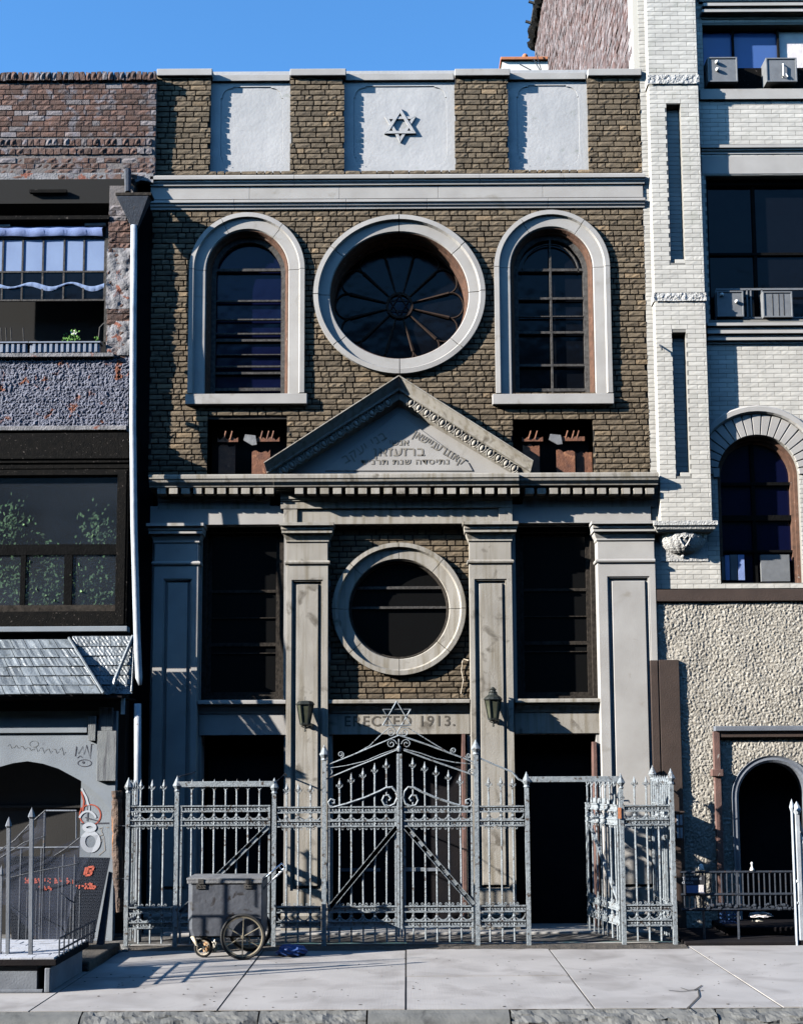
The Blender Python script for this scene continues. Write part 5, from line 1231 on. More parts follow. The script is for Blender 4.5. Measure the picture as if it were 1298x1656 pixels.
def spiral(cx, cz, r, turns=1.4, a0=0, sg=1, n=16, y=-.004):
    return [(cx + r * (1 - .82 * i / n) * math.cos(a0 + sg * turns * 2 * PI * i / n), y, cz + r * (1 - .82 * i / n) * math.sin(a0 + sg * turns * 2 * PI * i / n)) for i in range(n + 1)]
def band(b, T, s0, s1, bars, zu, zl, scroll):
    rail(b, s0, s1, zu); rail(b, s0, s1, zl)
    xs = [s0] + list(bars) + [s1]
    for a, c in zip(xs, xs[1:]):
        r_ = (c - a) / 2
        if r_ < .03: continue
        zt = zu - .045; m_ = (a + c) / 2; dz = (zu - zl) - .085
        b.tube([(m_ + r_ * .96 * math.cos(PI + PI * i / 8), -.004, zt + dz * math.sin(PI + PI * i / 8)) for i in range(9)], [.004, .008, .01, .011, .011, .011, .01, .008, .004], 4)
    for x in bars:
        b.lathe((x, 0, (zu + zl) / 2), [(.0, -.05), (.020, -.045), (.012, -.02), (.021, 0), (.012, .02), (.022, .045), (0, .05)], 6)
    for x in bars:
        for sg in (-1, 1):
            zz = (zl - .058) if scroll < 0 else (zu + .058)
            b.tube(spiral(x + sg * .034, zz, .022, 1.1, PI if sg > 0 else 0, -sg * (-1 if scroll > 0 else 1)), .0062, 4)
def section(par, p0, p1, barx, tips, zu=U1, zl=U2, low=True, stiles=False, zbar=.05, ztop=None, lo=(L1, L2)):
    T, L = frame(p0, p1)
    for x, zt in zip(barx, tips):
        b = M(); b.T = T; spear(b, x, 0, zt, zbar); iron(b, 'spear_bar', par)
    b = M(); b.T = T; band(b, T, .01, L - .01, barx, zu, zl, -1); iron(b, 'upper_rail', par)
    if low: b = M(); b.T = T; band(b, T, .01, L - .01, barx, lo[0], lo[1], 1); iron(b, 'lower_rail', par)
    if stiles:
        for x in (.02, L - .02): b = M(); b.T = T; b.box(x - .012, x + .012, -.014, .014, zbar, (ztop or zu + .03)); iron(b, 'stile', par, bevel=.003)
    return T, L
def fx_(px, py=1400, Y=FY): return P(px, py, Y).x
FP = {k: fx_(v) for k, v in dict(a=206, b=285, c=443, d=524, e=771, f=853, g=1006, h=1088).items()}
FEN = thing('iron_fence', (FP['a'], FY, 0), 'silver painted wrought iron fence with spear tips and a star topped arch', 'fence')
for k, ty in dict(a=1255, b=1253, c=1257, d=1204, e=1196, f=1249, g=1252, h=1245).items(): post(FEN, FP[k], FY, zF(ty), r=.024 if k not in 'de' else .026)
def sec(par, k0, k1, pxs, tys, **kw):
    x0, x1 = FP[k0] + .025, FP[k1] - .025
    return section(par, (x0, FY), (x1, FY), [fx_(p) - x0 for p in pxs], [zF(t) for t in tys], **kw)
sec(FEN, 'a', 'b', (226, 244.5, 263.5), (1258, 1258, 1258), zu=U1 + .02, zl=U2 + .02)
sec(FEN, 'c', 'd', (463, 482, 502), (1264, 1264, 1264))
sec(FEN, 'e', 'f', (791, 811, 830), (1256, 1256, 1257))
sec(FEN, 'g', 'h', (1028, 1047, 1066), (1256, 1256, 1257))
# side runs back to the buildings
xs_ = FP['a']; section(FEN, (xs_ + .0, FY + .03), (xs_ - .0, -.66), [.10, .22, .34, .45], [zF(1258)] * 4, zu=U1 + .02, zl=U2 + .02)
xs_ = FP['h']; section(FEN, (xs_, FY + .03), (xs_, -.14), [.11 + .105 * k for k in range(9)], [zF(1256)] * 9)
post(FEN, FP['h'], -.14, zF(1240))
b = M(); b.box(FP['b'], FP['c'], FY - .03, FY - .015, zF(1271), zF(1262)); iron(b, 'top_bar', FEN, bevel=.003); b = M(); b.box(FP['f'], FP['g'], FY - .02, FY + .01, zF(1266), zF(1257)); iron(b, 'top_bar', FEN, bevel=.003)
def rod(pts, r, name='stay_rod', par=None, mat='iron_silver', Y=FY):
    b = M(); b.tube([P(*q, Y) if len(q) == 2 else P(q[0], q[1], q[2]) for q in pts], r, 6); return iron(b, name, par or FEN, mat)
rod([(446, 1265), (461, 1251, FY + .3), (463, 1254, -.1)], .010, mat='iron_dark')
rod([(775, 1226), (800, 1237), (827, 1248), (838, 1260), (848, 1265)], .012)
rod([(290, 1256), (312, 1250, -.5), (316, 1248, -.1)], .008, mat='iron_dark')
# arched overthrow
b = M()
def q(*pts): return [P(a, c, FY) for a, c in pts]
b.tube(q((527, 1238), (565, 1223), (605, 1206), (645, 1189)), .010, 5); b.tube(q((527, 1260), (565, 1244), (605, 1228), (641, 1213)), .010, 5)
b.tube(q((527, 1243), (560, 1238), (590, 1231), (615, 1220), (641, 1211)), .006, 5)
b.tube(q((767, 1233), (730, 1219), (690, 1204), (645, 1189)), .010, 5); b.tube(q((767, 1254), (730, 1241), (690, 1227), (652, 1213)), .010, 5)
b.tube(q((767, 1236), (735, 1233), (705, 1227), (680, 1218), (652, 1211)), .006, 5)
b.tube(q((637, 1176), (628, 1178), (612, 1192), (598, 1206), (575, 1219), (550, 1230)), .006, 5); b.tube(q((649, 1176), (660, 1177), (676, 1187), (700, 1202), (725, 1217)), .006, 5)
sc = 139.
def spx(cx, cy, r, a0, sg, t=1.5):
    c = P(cx, cy, FY); b.tube([(c.x + x, FY, c.z + z) for x, _, z in spiral(0, 0, r / sc, t, a0, sg, 20)], .0065, 5)
for cx, cy, r, a0, sg in ((551, 1220, 5.5, -PI / 2, 1), (533, 1249, 6, PI, -1), (762, 1249, 6, 0, 1), (733, 1214, 5.5, -PI / 2, -1), (632, 1184, 6.5, 0, -1), (654, 1184, 6.5, PI, 1), (633, 1203, 8, 0, 1), (657, 1203, 8, PI, -1), (757, 1222, 4.5, PI, 1)): spx(cx, cy, r, a0, sg)
b.tube(q((645, 1195), (645, 1213)), .008, 5); b.ball(P(645, 1211, FY), .028, .028, .04, 8, 6)
ov = iron(b, 'overthrow', FEN)
for s in (1, -1):
    b = M(); c = P(641.5, 1160, FY); r_ = 25.5 / sc; tri = [(c.x + r_ * math.cos(PI / 2 * s + k * 2 * PI / 3), FY - .004 * s, c.z + r_ * math.sin(PI / 2 * s + k * 2 * PI / 3)) for k in range(3)]
    b.tube(tri + [tri[0], tri[1]], .011, 5)
    if s < 0: b.tube([tri[0], (c.x + .02, FY, zF(1190))], .009, 5)
    iron(b, 'star_emblem', ov)
# gates
GR = 'gates of the iron fence'
def brace(par, a, c, Y=FY - .02, w_=.055):
    A_, B_ = P(*a, Y), P(*c, Y); d = (B_ - A_).normalized(); n = Vector((-d.z, 0, d.x)) * w_ / 2; b = M()
    v = []
    for e in (A_, B_): v += [e + n, e + n + Vector((0, -.012, 0)), e + n * .8 + Vector((0, -.012, 0)), e + n * .8, e - n * .8, e - n * .8 + Vector((0, -.012, 0)), e - n + Vector((0, -.012, 0)), e - n]
    v = [x + Vector((0, .0, 0)) for x in v]; f = [(k, (k + 1) % 8, (k + 1) % 8 + 8, k + 8) for k in range(8)] + [tuple(range(8)), tuple(range(15, 7, -1))]
    b.add(v, f); return iron(b, 'diagonal_brace', par)
g1 = thing('iron_gate', (FP['b'] + .03, FY, 0), 'closed silver iron gate leaf behind the metal cart', 'gate', GR)
section(g1, (FP['b'] + .035, FY), (FP['c'] - .035, FY), [fx_(p) - FP['b'] - .035 for p in (309, 327, 345.5, 364, 382, 400.5, 419)], [zF(1258)] * 7, zu=U1 + .02, zl=U2 + .02, stiles=True)
brace(g1, (433, 1337), (291, 1476))
g2 = thing('iron_gate', (FP['d'] + .03, FY, 0), 'left leaf of the tall middle iron gate under the star', 'gate', GR)
xm = fx_(647)
section(g2, (FP['d'] + .035, FY), (xm - .03, FY), [fx_(p) - FP['d'] - .035 for p in (549, 568, 587, 606, 625)], [zF(t) for t in (1257, 1249, 1241, 1233, 1226)], stiles=True)
brace(g2, (641, 1338), (534, 1467), FY - .02, .06)
b = M(); b.box(xm - .035, xm - .004, FY - .03, FY + .02, zF(1515), zF(1219)); iron(b, 'meeting_stile', g2, bevel=.004)
g3 = thing('iron_gate', (xm + .01, FY, 0), 'right leaf of the tall middle iron gate under the star', 'gate', GR)
section(g3, (xm + .03, FY), (FP['e'] - .035, FY), [fx_(p) - xm - .03 for p in (668, 687.5, 706, 726, 745)], [zF(t) for t in (1225, 1231, 1238, 1245, 1252)], stiles=True)
brace(g3, (656, 1338), (765, 1463), FY - .02, .06)
b = M(); b.box(xm + .004, xm + .028, FY - .03, FY + .02, zF(1515), zF(1219)); iron(b, 'meeting_stile', g3, bevel=.004)
for g, s, x0 in ((g2, 1, 0), (g3, -1, 1294)):
    m_ = lambda x: x if s > 0 else 1294 - x
    b = M(); pts = [(538, 1306), (560, 1300), (590, 1290), (615, 1279), (624, 1274), (634, 1273), (640, 1280), (642, 1290), (638, 1300), (630, 1304), (622, 1302), (618, 1294), (621, 1287), (628, 1286), (632, 1291), (629, 1295)]
    b.tube([P(m_(a), c, FY - .012) for a, c in pts], .015, 6)
    pts = [(540, 1306), (533, 1303), (531, 1297), (535, 1292), (541, 1294), (541, 1299), (537, 1299)]; b.tube([P(m_(a), c, FY - .012) for a, c in pts], .012, 6)
    iron(b, 'scroll_bar', g)
b = M(); b.pbox(655, 1403, 686, 1409, FY + .02, FY + .04); iron(b, 'bolt', g3)
g4 = thing('iron_gate', (FP['g'] - .03, FY, 0), 'open iron gate leaf swung inward seen nearly edge on by the right doorway', 'gate', GR)
e1 = P(949, 1400, -.18).x
T, L = section(g4, (FP['g'] - .03, FY + .02), (e1, -.18), [.1 + .145 * k for k in range(7)], [zF(1257)] * 7, stiles=True)
b = M(); b.T = T; v0, v1 = Vector((L - .06, -.02, U2 - .06)), Vector((.1, -.02, L1 + .06)); b.tube([v0, v1], .026, 4); iron(b, 'diagonal_brace', g4)
b = M(); b.T = T; b.box(.15, .9, -.03, -.01, U1 + .04, U1 + .10); iron(b, 'lock_plate', g4)
tag(rebase(M().pbox(999, 1306, 1004, 1324, FY - .04, FY - .03).build('warning_tag', 'terracotta'), (P(1001, 1324, FY).x, FY - .03, zF(1324))), 'small red tag on the post beside the open iron gate', 'tag')

# earth and crumbled edge along the fence foot
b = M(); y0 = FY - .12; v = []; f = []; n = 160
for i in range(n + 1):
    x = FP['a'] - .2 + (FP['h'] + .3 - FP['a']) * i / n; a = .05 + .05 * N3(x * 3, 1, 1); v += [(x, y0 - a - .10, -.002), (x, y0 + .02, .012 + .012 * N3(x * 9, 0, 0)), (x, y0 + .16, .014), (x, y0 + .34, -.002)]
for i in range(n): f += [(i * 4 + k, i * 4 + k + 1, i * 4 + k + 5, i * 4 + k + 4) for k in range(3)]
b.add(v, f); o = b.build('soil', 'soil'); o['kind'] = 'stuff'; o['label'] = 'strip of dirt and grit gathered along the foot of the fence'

# ------------------------------------------------------------------ vendor cart
yc = G(393, 1553).y + .02; cart = thing('vendor_cart', (P(364, 1515, yc).x, yc + .2, 0), 'dented grey metal box cart with one large spoked wheel and a chrome push handle', 'cart')
yf = yc + .05; yb2 = yf + .5
def XC(px, py=1460): return P(px, py, yf).x
def ZC_(py): return P(370, py, yf).z
bz0, bz1 = ZC_(1514), ZC_(1424); cx0, cx1 = XC(303.5), XC(424.5); ch = .05
b = M(); base = [(cx0, yf + ch), (cx0 + ch, yf), (cx1 - .01, yf), (cx1, yf + .01), (cx1, yb2 - .02), (cx0, yb2 - .02)]
rows = [(bz0, .0, .03), (bz0 + .07, 0, 0), (bz1, 0, 0)]; v = []; f = []
for (zz, a, ins) in rows:
    for k, (x, y) in enumerate(base): v.append((x + (ins if k in (0, 1, 5) else 0), y, zz))
n = len(base)
for r_ in range(2): f += [(r_ * n + k, r_ * n + (k + 1) % n, (r_ + 1) * n + (k + 1) % n, (r_ + 1) * n + k) for k in range(n)]
f += [tuple(range(n)), tuple(2 * n + k for k in range(n))]; b.add(v, f); b.build('box', 'cart_metal', cart, bevel=.004)
b = M(); b.box(cx0 - .012, cx1 + .006, yf - .012, yb2, bz1 + .002, bz1 + .03); b.box(cx0 - .006, cx1 + .0, yf - .016, yf + .0, bz1 - .03, bz1 + .002); lid = b.build('lid', 'zinc_lid', cart, bevel=.006)
for px in (325, 402):
    x = XC(px); b = M(); b.box(x - .05, x + .05, yf - .014, yf - .001, bz1 - .085, bz1 - .035); b.box(x - .03, x + .03, yf - .024, yf - .017, bz1 - .035, bz1 + .02)
    for k in (-.03, 0, .03): b.ball((x + k, yf - .017, bz1 - .06), .006, .006, .006, 5, 4)
    b.build('hinge', 'grey_sash', cart)
b = M(); x = cx1; hy = yf + .06
for y in (hy, yb2 - .1): b = M(); b.tube([P(422, 1441, yf) + Vector((0, y - yf, 0)), P(450, 1414, yf) + Vector((0, y - yf, 0)), P(455, 1408, yf) + Vector((0, y - yf, 0)), P(450, 1401, yf) + Vector((0, y - yf, 0)), P(424, 1424, yf) + Vector((0, y - yf, 0))], .011, 8); b.build('push_handle', 'chrome', cart, smooth=True)
def wheel(c, r, tr, name, spk, par, mt='rubber', rim='brass_wire'):
    o = M(); o.lathe(c, [(r - tr * 1.6, 0), (r - tr, -tr * .8), (r, -tr * .5), (r, tr * .5), (r - tr, tr * .8), (r - tr * 1.6, 0)], 36, 'y'); t = o.build(name, mt, par, smooth=True)
    o = M(); q_ = r - tr * 1.5; o.lathe(c, [(q_ - .014, -.008), (q_, -.012), (q_, .012), (q_ - .014, .008), (q_ - .014, -.008)], 32, 'y')
    for k in range(spk):
        a = 2 * PI * k / spk + .5; o.tube([(c[0], c[1] - .012, c[2]), (c[0] + q_ * math.cos(a), c[1], c[2] + q_ * math.sin(a))], .007, 5)
    o.lathe(c, [(0, -.05), (.016, -.048), (.02, -.02), (.02, .03), (0, .03)], 10, 'y'); o.build('rim', rim, t)
wr_ = .242; wc = P(393, 1519, yc); wheel((wc.x, yc, wr_ + .002), wr_, .020, 'wheel', 6, cart); wheel((wc.x, yb2 + .04, wr_ + .002), wr_, .020, 'wheel', 6, cart)
b = M(); b.tube([(wc.x, yc, wr_), (wc.x, yb2 + .04, wr_)], .012, 6); b.box(cx0 + .1, cx1 - .02, yf + .04, yb2 - .06, bz0 - .02, bz0 + .0); b.box(wc.x - .02, wc.x + .02, yf + .02, yf + .05, wr_ - .02, bz0); b.box(wc.x - .02, wc.x + .02, yb2 - .05, yb2 - .02, wr_ - .02, bz0); b.build('axle', 'grey_sash', cart)
sw = P(329, 1533, yf + .12); wheel((sw.x, yf + .14, .105), .103, .016, 'caster', 4, cart, 'rubber', 'cream_enamel')
b = M(); b.tube([P(311, 1514, yf + .12), P(318, 1527, yf + .10), P(329, 1533, yf + .10)], [.022, .018, .012], 6); b.build('caster_fork', 'cream_enamel', cart, smooth=True)

# bag and litter
def crumple(name, mat, c, sx, sy, sz, seed, label, cat, fr=7, n=18, amp=.4):
    b = M(); b.ball((0, 0, 0), 1, 1, 1, n, n // 2 + 2); vv = []
    for v in b.v:
        v = Vector(v); k = 1 + amp * N3(v.x * fr / 3 + seed, v.y * fr / 3, v.z * fr / 3) + amp * .5 * abs(N3(v.x * fr + seed, v.y * fr, v.z * fr)); vv.append((c[0] + v.x * k * sx, c[1] + v.y * k * sy, max(c[2] + v.z * k * sz, c[2] - sz * .55)))
    b.v = vv; o = b.build(name, mat); rebase(o, (c[0], c[1], c[2] - sz * .55)); return tag(o, label, cat)
c = G(472, 1546); crumple('plastic_bag', 'blue_plastic', (c.x, c.y, .045), .155, .09, .07, 3, 'crumpled blue plastic bag lying on the pavement in front of the iron fence', 'bag')
c = G(345, 1540); crumple('paper_bundle', 'paper', (c.x, c.y, .05), .05, .05, .07, 8, 'pale crumpled paper on the ground under the metal cart', 'litter')
c = G(334, 1541); crumple('food_wrapper', 'tan_litter', (c.x, c.y, .05), .035, .03, .075, 9, 'tan crumpled wrapper under the cart beside its small wheel', 'litter')
c = G(90, 1559); crumple('paper_scrap', 'paper', (c.x + .25, c.y, .012), .05, .03, .02, 19, 'small pale paper scrap on the pavement by the cellar platform', 'litter')
rr = random.Random(77); yk = G(656, 1652, -.14).y
SC = [(220, 1650, .16), (232, 1648, .12), (262, 1649, .18), (55, 1651, .16), (100, 1652, .09), (540, 1651, .1), (553, 1648, .12)]
b = M()
for px, py, L in SC:
    p = G(px, py, -.135); a = rr.uniform(-.3, .3); d = Vector((math.cos(a), math.sin(a), 0)) * L / 2; n_ = Vector((-d.y, d.x, 0)).normalized() * .018; zz = Vector((0, 0, .01))
    b.add([p - d - n_, p + d - n_, p + d + n_, p - d + n_, p - d - n_ + zz, p + d - n_ * .3 + zz * 1.6, p + d + n_ + zz, p - d + n_ * .4 + zz], [(0, 1, 2, 3), (4, 5, 6, 7), (0, 1, 5, 4), (1, 2, 6, 5), (2, 3, 7, 6), (3, 0, 4, 7)])
o = b.build('gutter_litter', 'paper'); o['kind'] = 'stuff'; o['label'] = 'pale paper scraps and slivers of wood lying in the gutter'
b = M(); rr = random.Random(9)
for k in range(150):
    p = G(rr.uniform(130, 1290), rr.uniform(1545, 1630)); s = rr.uniform(.003, .008); b.ball((p.x, p.y, .003), s * rr.uniform(1, 2.5), s, s * .5, 5, 3)
o = b.build('pavement_grit', 'soil'); o['kind'] = 'stuff'; o['label'] = 'scattered small grit and dead leaves on the pavement'

# carved log beside the left post
lg = thing('carved_log', (P(190, 1475, -1.1).x, -1.1, P(190, 1475, -1.1).z), 'weathered brown carved log fixed upright beside the left fence post', 'log')
b = M(); n = 46; m_ = 16; v = []; f = []
for i in range(n + 1):
    t = i / n; py = 1475 - (1475 - 1279) * t; r_ = .034 + .028 * min(1, t * 2.4); c = P(191.5 - 2.5 * t + (1.5 if t < .2 else 0), py, -1.1)
    for k in range(m_):
        a = 2 * PI * k / m_; rr_ = r_ * (1 + .22 * N3(math.cos(a) * 2, math.sin(a) * 2, t * 9) - (.16 if abs(t - .66) < .012 or abs(t - .86) < .01 or abs(t - .93) < .008 else 0) - (.10 if .70 < t < .84 and 3.6 < a < 4.3 else 0))
        v.append((c.x + rr_ * math.cos(a), c.y + rr_ * math.sin(a), c.z))
for i in range(n):
    for k in range(m_): l = (k + 1) % m_; f.append((i * m_ + k, i * m_ + l, (i + 1) * m_ + l, (i + 1) * m_ + k))
f += [tuple(range(m_)), tuple(n * m_ + k for k in range(m_))]
b.add(v, f); b.build('trunk', 'log_wood', lg)
b = M(); p = P(190, 1340, -1.1)
for py in (1335, 1420): p = P(190, py, -1.1); b.tube([(p.x - .07, p.y, p.z), (p.x, p.y - .07, p.z), (p.x + .07, p.y - .05, p.z), (FP['a'], FY - .04, p.z), (FP['a'] + .03, FY, p.z), (p.x + .06, p.y + .06, p.z), (p.x - .05, p.y + .05, p.z), (p.x - .07, p.y, p.z)], .004, 4)
b.build('tie_wire', 'iron_dark', lg)

# ------------------------------------------------------------------ raised cellar platform, left foreground
ypf = G(40, 1606).y; zpt = P(40, 1549, ypf).z
xpr = P(91, 1549, ypf).x
ypb = None
t_ = (656 - 91) / (656 - 141.0); ypb = (ypf + D) * t_ - D
PF = thing('cellar_platform', (xpr - 1.2, ypf + .5, 0), 'low cellar entrance platform topped with white painted brick at the left kerb', 'platform')
xpl = -6.5
b = M(); b.box(xpl, P(84, 1580, ypf).x - .14, ypf + .03, ypb, 0, zpt - .07); b.box(xpl, P(70, 1580, ypf).x, ypf + .0, ypf + .03, 0, .03); b.build('base_wall', 'grey_paint', PF, bevel=.006)
b = M(); b.box(P(72, 1580, ypf).x, P(84, 1580, ypf).x - .01, ypf, ypb, 0, zpt - .09); b.build('corner_pier', 'grey_paint', PF, bevel=.012)
b = M(); b.box(xpl, xpr + .01, ypf - .02, ypb + .02, zpt - .07, zpt - .012); b.build('platform_slab', 'dark_matte', PF, bevel=.006)
b = M(); rr = random.Random(2); y = ypf - .01; k = 0
while y < ypb - .05:
    x = xpr - .01 - (.1 if k % 2 else 0); b.box(min(x + .094, xpr - .005), x + .006, y, y + .13, zpt - .012, zpt + rr.uniform(-.002, .003)) if k % 2 else None
    while x > xpl: b.box(x - .2, x - .008, y, y + .14, zpt - .012, zpt + rr.uniform(-.002, .004)); x -= .2
    y += .152; k += 1
b.build('brick_topping', 'slab_top', PF)
# the flight beyond: lower dark kerbed well with a rail
b = M(); b.box(xpl, xpr + .02, ypb + .03, -1.45, 0, .10); b.build('well_kerb', 'soil', PF, bevel=.02)
b = M(); r0 = P(98, 1545, ypf + .2); 
for zz in (zpt + .05, zpt + .16): b.tube([(xpr, ypf + .1, zz), (xpr, ypb + .3, zz)], .010, 5)
k = ypf + .1
while k < ypb + .32: b.tube([(xpr, k, zpt - .02), (xpr, k, zpt + .16)], .008, 5); k += .16
b.build('low_rail', 'iron_dark', PF)
RAIL = thing('area_railing', (xpr - .8, ypb, zpt), 'dark iron area railing draped with blue netting above the cellar platform', 'railing')
for px, tipy, Y, botpy, r_ in ((15, 1322, ypf + .25, 1535, .022), (52, 1307, ypf + .2, 1536, .024), (3, 1400, ypf + .3, 1535, .014), (-25, 1330, ypf + .2, 1536, .022)):
    p0, p1 = P(px, tipy, Y), P(px - 2, botpy, Y); b = M(); b.tube([(p1.x, Y, zpt), (p0.x, Y, p0.z - .10)], r_, 4); b.lathe((p0.x, Y, p0.z - .10), [(r_ * .8, 0), (r_ * 1.5, .02), (r_ * 1.1, .05), (0, .11)], 6); b.build('post', 'grey_paint', RAIL)
yr = ypb + .1
for px, ty in ((73, 1312), (103, 1381), (122, 1382), (68, 1372), (96, 1402), (35, 1372), (116, 1420), (82, 1440), (-10, 1372), (14, 1440), (45, 1440), (60, 1440), (72, 1440), (107, 1450), (130, 1440)):
    p0 = P(px, ty, yr); b = M(); b.tube([(p0.x, yr, .1), (p0.x, yr, p0.z)], .013 if ty < 1400 else .009, 5); b.build('baluster', 'iron_dark', RAIL)
b = M(); b.tube([P(73, 1311, yr), P(124, 1311, yr)], .011, 5); b.tube([P(124, 1311, yr), P(124, 1356, yr)], .008, 5); b.tube([P(-60, 1372, yr), P(128, 1370, yr)], .012, 5); b.build('top_rail', 'grey_paint', RAIL)
def net(px_pts_top, px_pts_bot, Y, name, par, amp=.05):
    b = M(); n = len(px_pts_top) * 6; v = []; f = []
    def lerp(pts, t):
        k = t * (len(pts) - 1); i = min(int(k), len(pts) - 2); u = k - i; return (pts[i][0] * (1 - u) + pts[i + 1][0] * u, pts[i][1] * (1 - u) + pts[i + 1][1] * u)
    for i in range(n + 1):
        a, c = lerp(px_pts_top, i / n), lerp(px_pts_bot, i / n)
        for j in range(9):
            u = j / 8; p = P(a[0] * (1 - u) + c[0] * u, a[1] * (1 - u) + c[1] * u, Y); v.append((p.x, p.y + amp * N3(p.x * 3, p.z * 9, 3), p.z))
    for i in range(n):
        for j in range(8): o = i * 9 + j; f.append((o, o + 1, o + 10, o + 9))
    b.add(v, f); return b.build(name, 'safety_net', par, smooth=True)
yn = ypf + .55
net([(-60, 1400), (0, 1374), (50, 1332), (75, 1310)], [(-60, 1440), (0, 1400), (50, 1372), (75, 1350)], yn, 'net_sheet', RAIL)
net([(-60, 1425), (15, 1402), (60, 1385), (128, 1354), (160, 1350)], [(-60, 1500), (10, 1460), (60, 1520), (105, 1520), (118, 1450)], yn + .1, 'net_sheet', RAIL)
for pts in ([(-60, 1401), (0, 1375), (25, 1358), (50, 1331), (74, 1310)], [(-60, 1420), (0, 1388), (40, 1362), (73, 1352)], [(88, 1384), (110, 1370), (130, 1354)], [(8, 1421), (60, 1409), (120, 1398), (128, 1396)], [(18, 1465), (45, 1485), (64, 1498)], [(98, 1444), (112, 1455), (125, 1462)]):
    b = M(); b.tube([P(*q_, yn - .01) for q_ in pts], .007, 5); b.build('net_cord', 'iron_dark', RAIL)
# chequer plate cellar door propped open
yd0, yd1 = -2.05, -1.75
def pd(px, py, t): return P(px, py, yd0 + (yd1 - yd0) * t)
DPc = [pd(6, 1384, 1), pd(178, 1387, 1), pd(150, 1525, 0), pd(20, 1525, 0)]
cd_ = thing('cellar_door', tuple(DPc[3]), 'propped open dark chequer plate cellar door with faded red lettering', 'cellar door')
A_, B_, C_, D_ = DPc; b = M(); N_ = (B_ - A_).cross(D_ - A_).normalized(); N_ = N_ if N_.y < 0 else -N_
b.add([A_, B_, C_, D_] + [p - N_ * .02 for p in DPc], [(0, 1, 2, 3), (7, 6, 5, 4), (0, 1, 5, 4), (1, 2, 6, 5), (2, 3, 7, 6), (3, 0, 4, 7)])
def pq(u, w_): return (A_ * (1 - u) + B_ * u) * (1 - w_) + (D_ * (1 - u) + C_ * u) * w_
b.build('door_leaf', 'diamond_plate', cd_); b = M()
for i in range(44):
    for j in range(28):
        c = pq((i + .5 + (j % 2) * .5) / 45, (j + .5) / 28) + N_ * .003; sg = 1 if (i + j) % 2 else -1; d = Vector((.011, 0, .011 * sg)); w2 = Vector((-.003 * sg, 0, .003)); b.add([c - d, c + w2 + N_ * .004, c + d, c - w2 + N_ * .004], [(0, 1, 2, 3)])
o = b.build('tread_bumps', 'tread_bump', cd_)
rr = random.Random(15)
def strokes(u0, u1, w0, hh_, n, seed):
    b = M(); r = random.Random(seed)
    for k in range(n):
        u = u0 + (u1 - u0) * k / n; du = (u1 - u0) / n * .62
        pts = [(u, w0), (u, w0 + hh_)] if r.random() < .5 else [(u, w0 + hh_), (u, w0), (u + du, w0 + hh_ * r.choice([0, 1])), (u + du, w0 + hh_)]
        if r.random() < .5: pts += [(u + du, w0 + hh_ * .5), (u, w0 + hh_ * .5)]
        for a, c in zip(pts, pts[1:]):
            for s in range(3):
                if r.random() < .3: continue
                p0 = pq(a[0] + (c[0] - a[0]) * s / 3, a[1] + (c[1] - a[1]) * s / 3) + N_ * .009; p1 = pq(a[0] + (c[0] - a[0]) * (s + .8) / 3, a[1] + (c[1] - a[1]) * (s + .8) / 3) + N_ * .009
                d = (p1 - p0)
                if d.length < 1e-5: continue
                n_ = d.normalized().cross(N_) * .008; b.add([p0 + n_, p1 + n_, p1 - n_, p0 - n_], [(0, 1, 2, 3)])
    return b.build('faded_lettering', 'red_spray', cd_)
strokes(.20, .46, .26, .06, 8, 2); strokes(.50, .70, .25, .07, 5, 5); strokes(.34, .48, .35, .05, 3, 6); strokes(.72, .93, .31, .07, 7, 8)
def dpt(px, py):
    # point on the plate under a pixel
    d = ray(px, py); t = (A_ - CAM).dot(N_) / d.dot(N_); return CAM + d * t + N_ * .01
b = M()
for pts in ([(140, 1403), (137, 1415)], [(143, 1403), (152, 1402), (150, 1408), (142, 1409), (149, 1410), (147, 1415), (139, 1416), (143, 1403)]):
    for a, c in zip(pts, pts[1:]):
        p0, p1 = dpt(*a), dpt(*c); n_ = (p1 - p0).normalized().cross(N_) * .012; b.add([p0 + n_, p1 + n_, p1 - n_, p0 - n_], [(0, 1, 2, 3)])
b.build('spray_mark', 'red_spray', cd_)
b = M(); q_ = [P(176, 1410, -1.7), P(181, 1412, -1.7), P(168, 1528, -1.95), P(156, 1528, -1.95)]; b.add(q_ + [p + Vector((0, .05, 0)) for p in q_], [(0, 1, 2, 3), (7, 6, 5, 4), (0, 1, 5, 4), (1, 2, 6, 5), (2, 3, 7, 6), (3, 0, 4, 7)]); b.build('door_flange', 'iron_dark', cd_)
b = M(); rr = random.Random(21)
for k in range(70):
    px = rr.uniform(120, 205); p = G(px, 1552 - (px - 120) * .22 + rr.uniform(-5, 6)); s = rr.uniform(.012, .04); b.ball((p.x, p.y, s * .2), s * 1.3, s, s * .6, 6, 4)
o = b.build('rubble', 'curb_stone'); o['kind'] = 'stuff'; o['label'] = 'crumbled concrete along the broken edge beside the cellar platform'

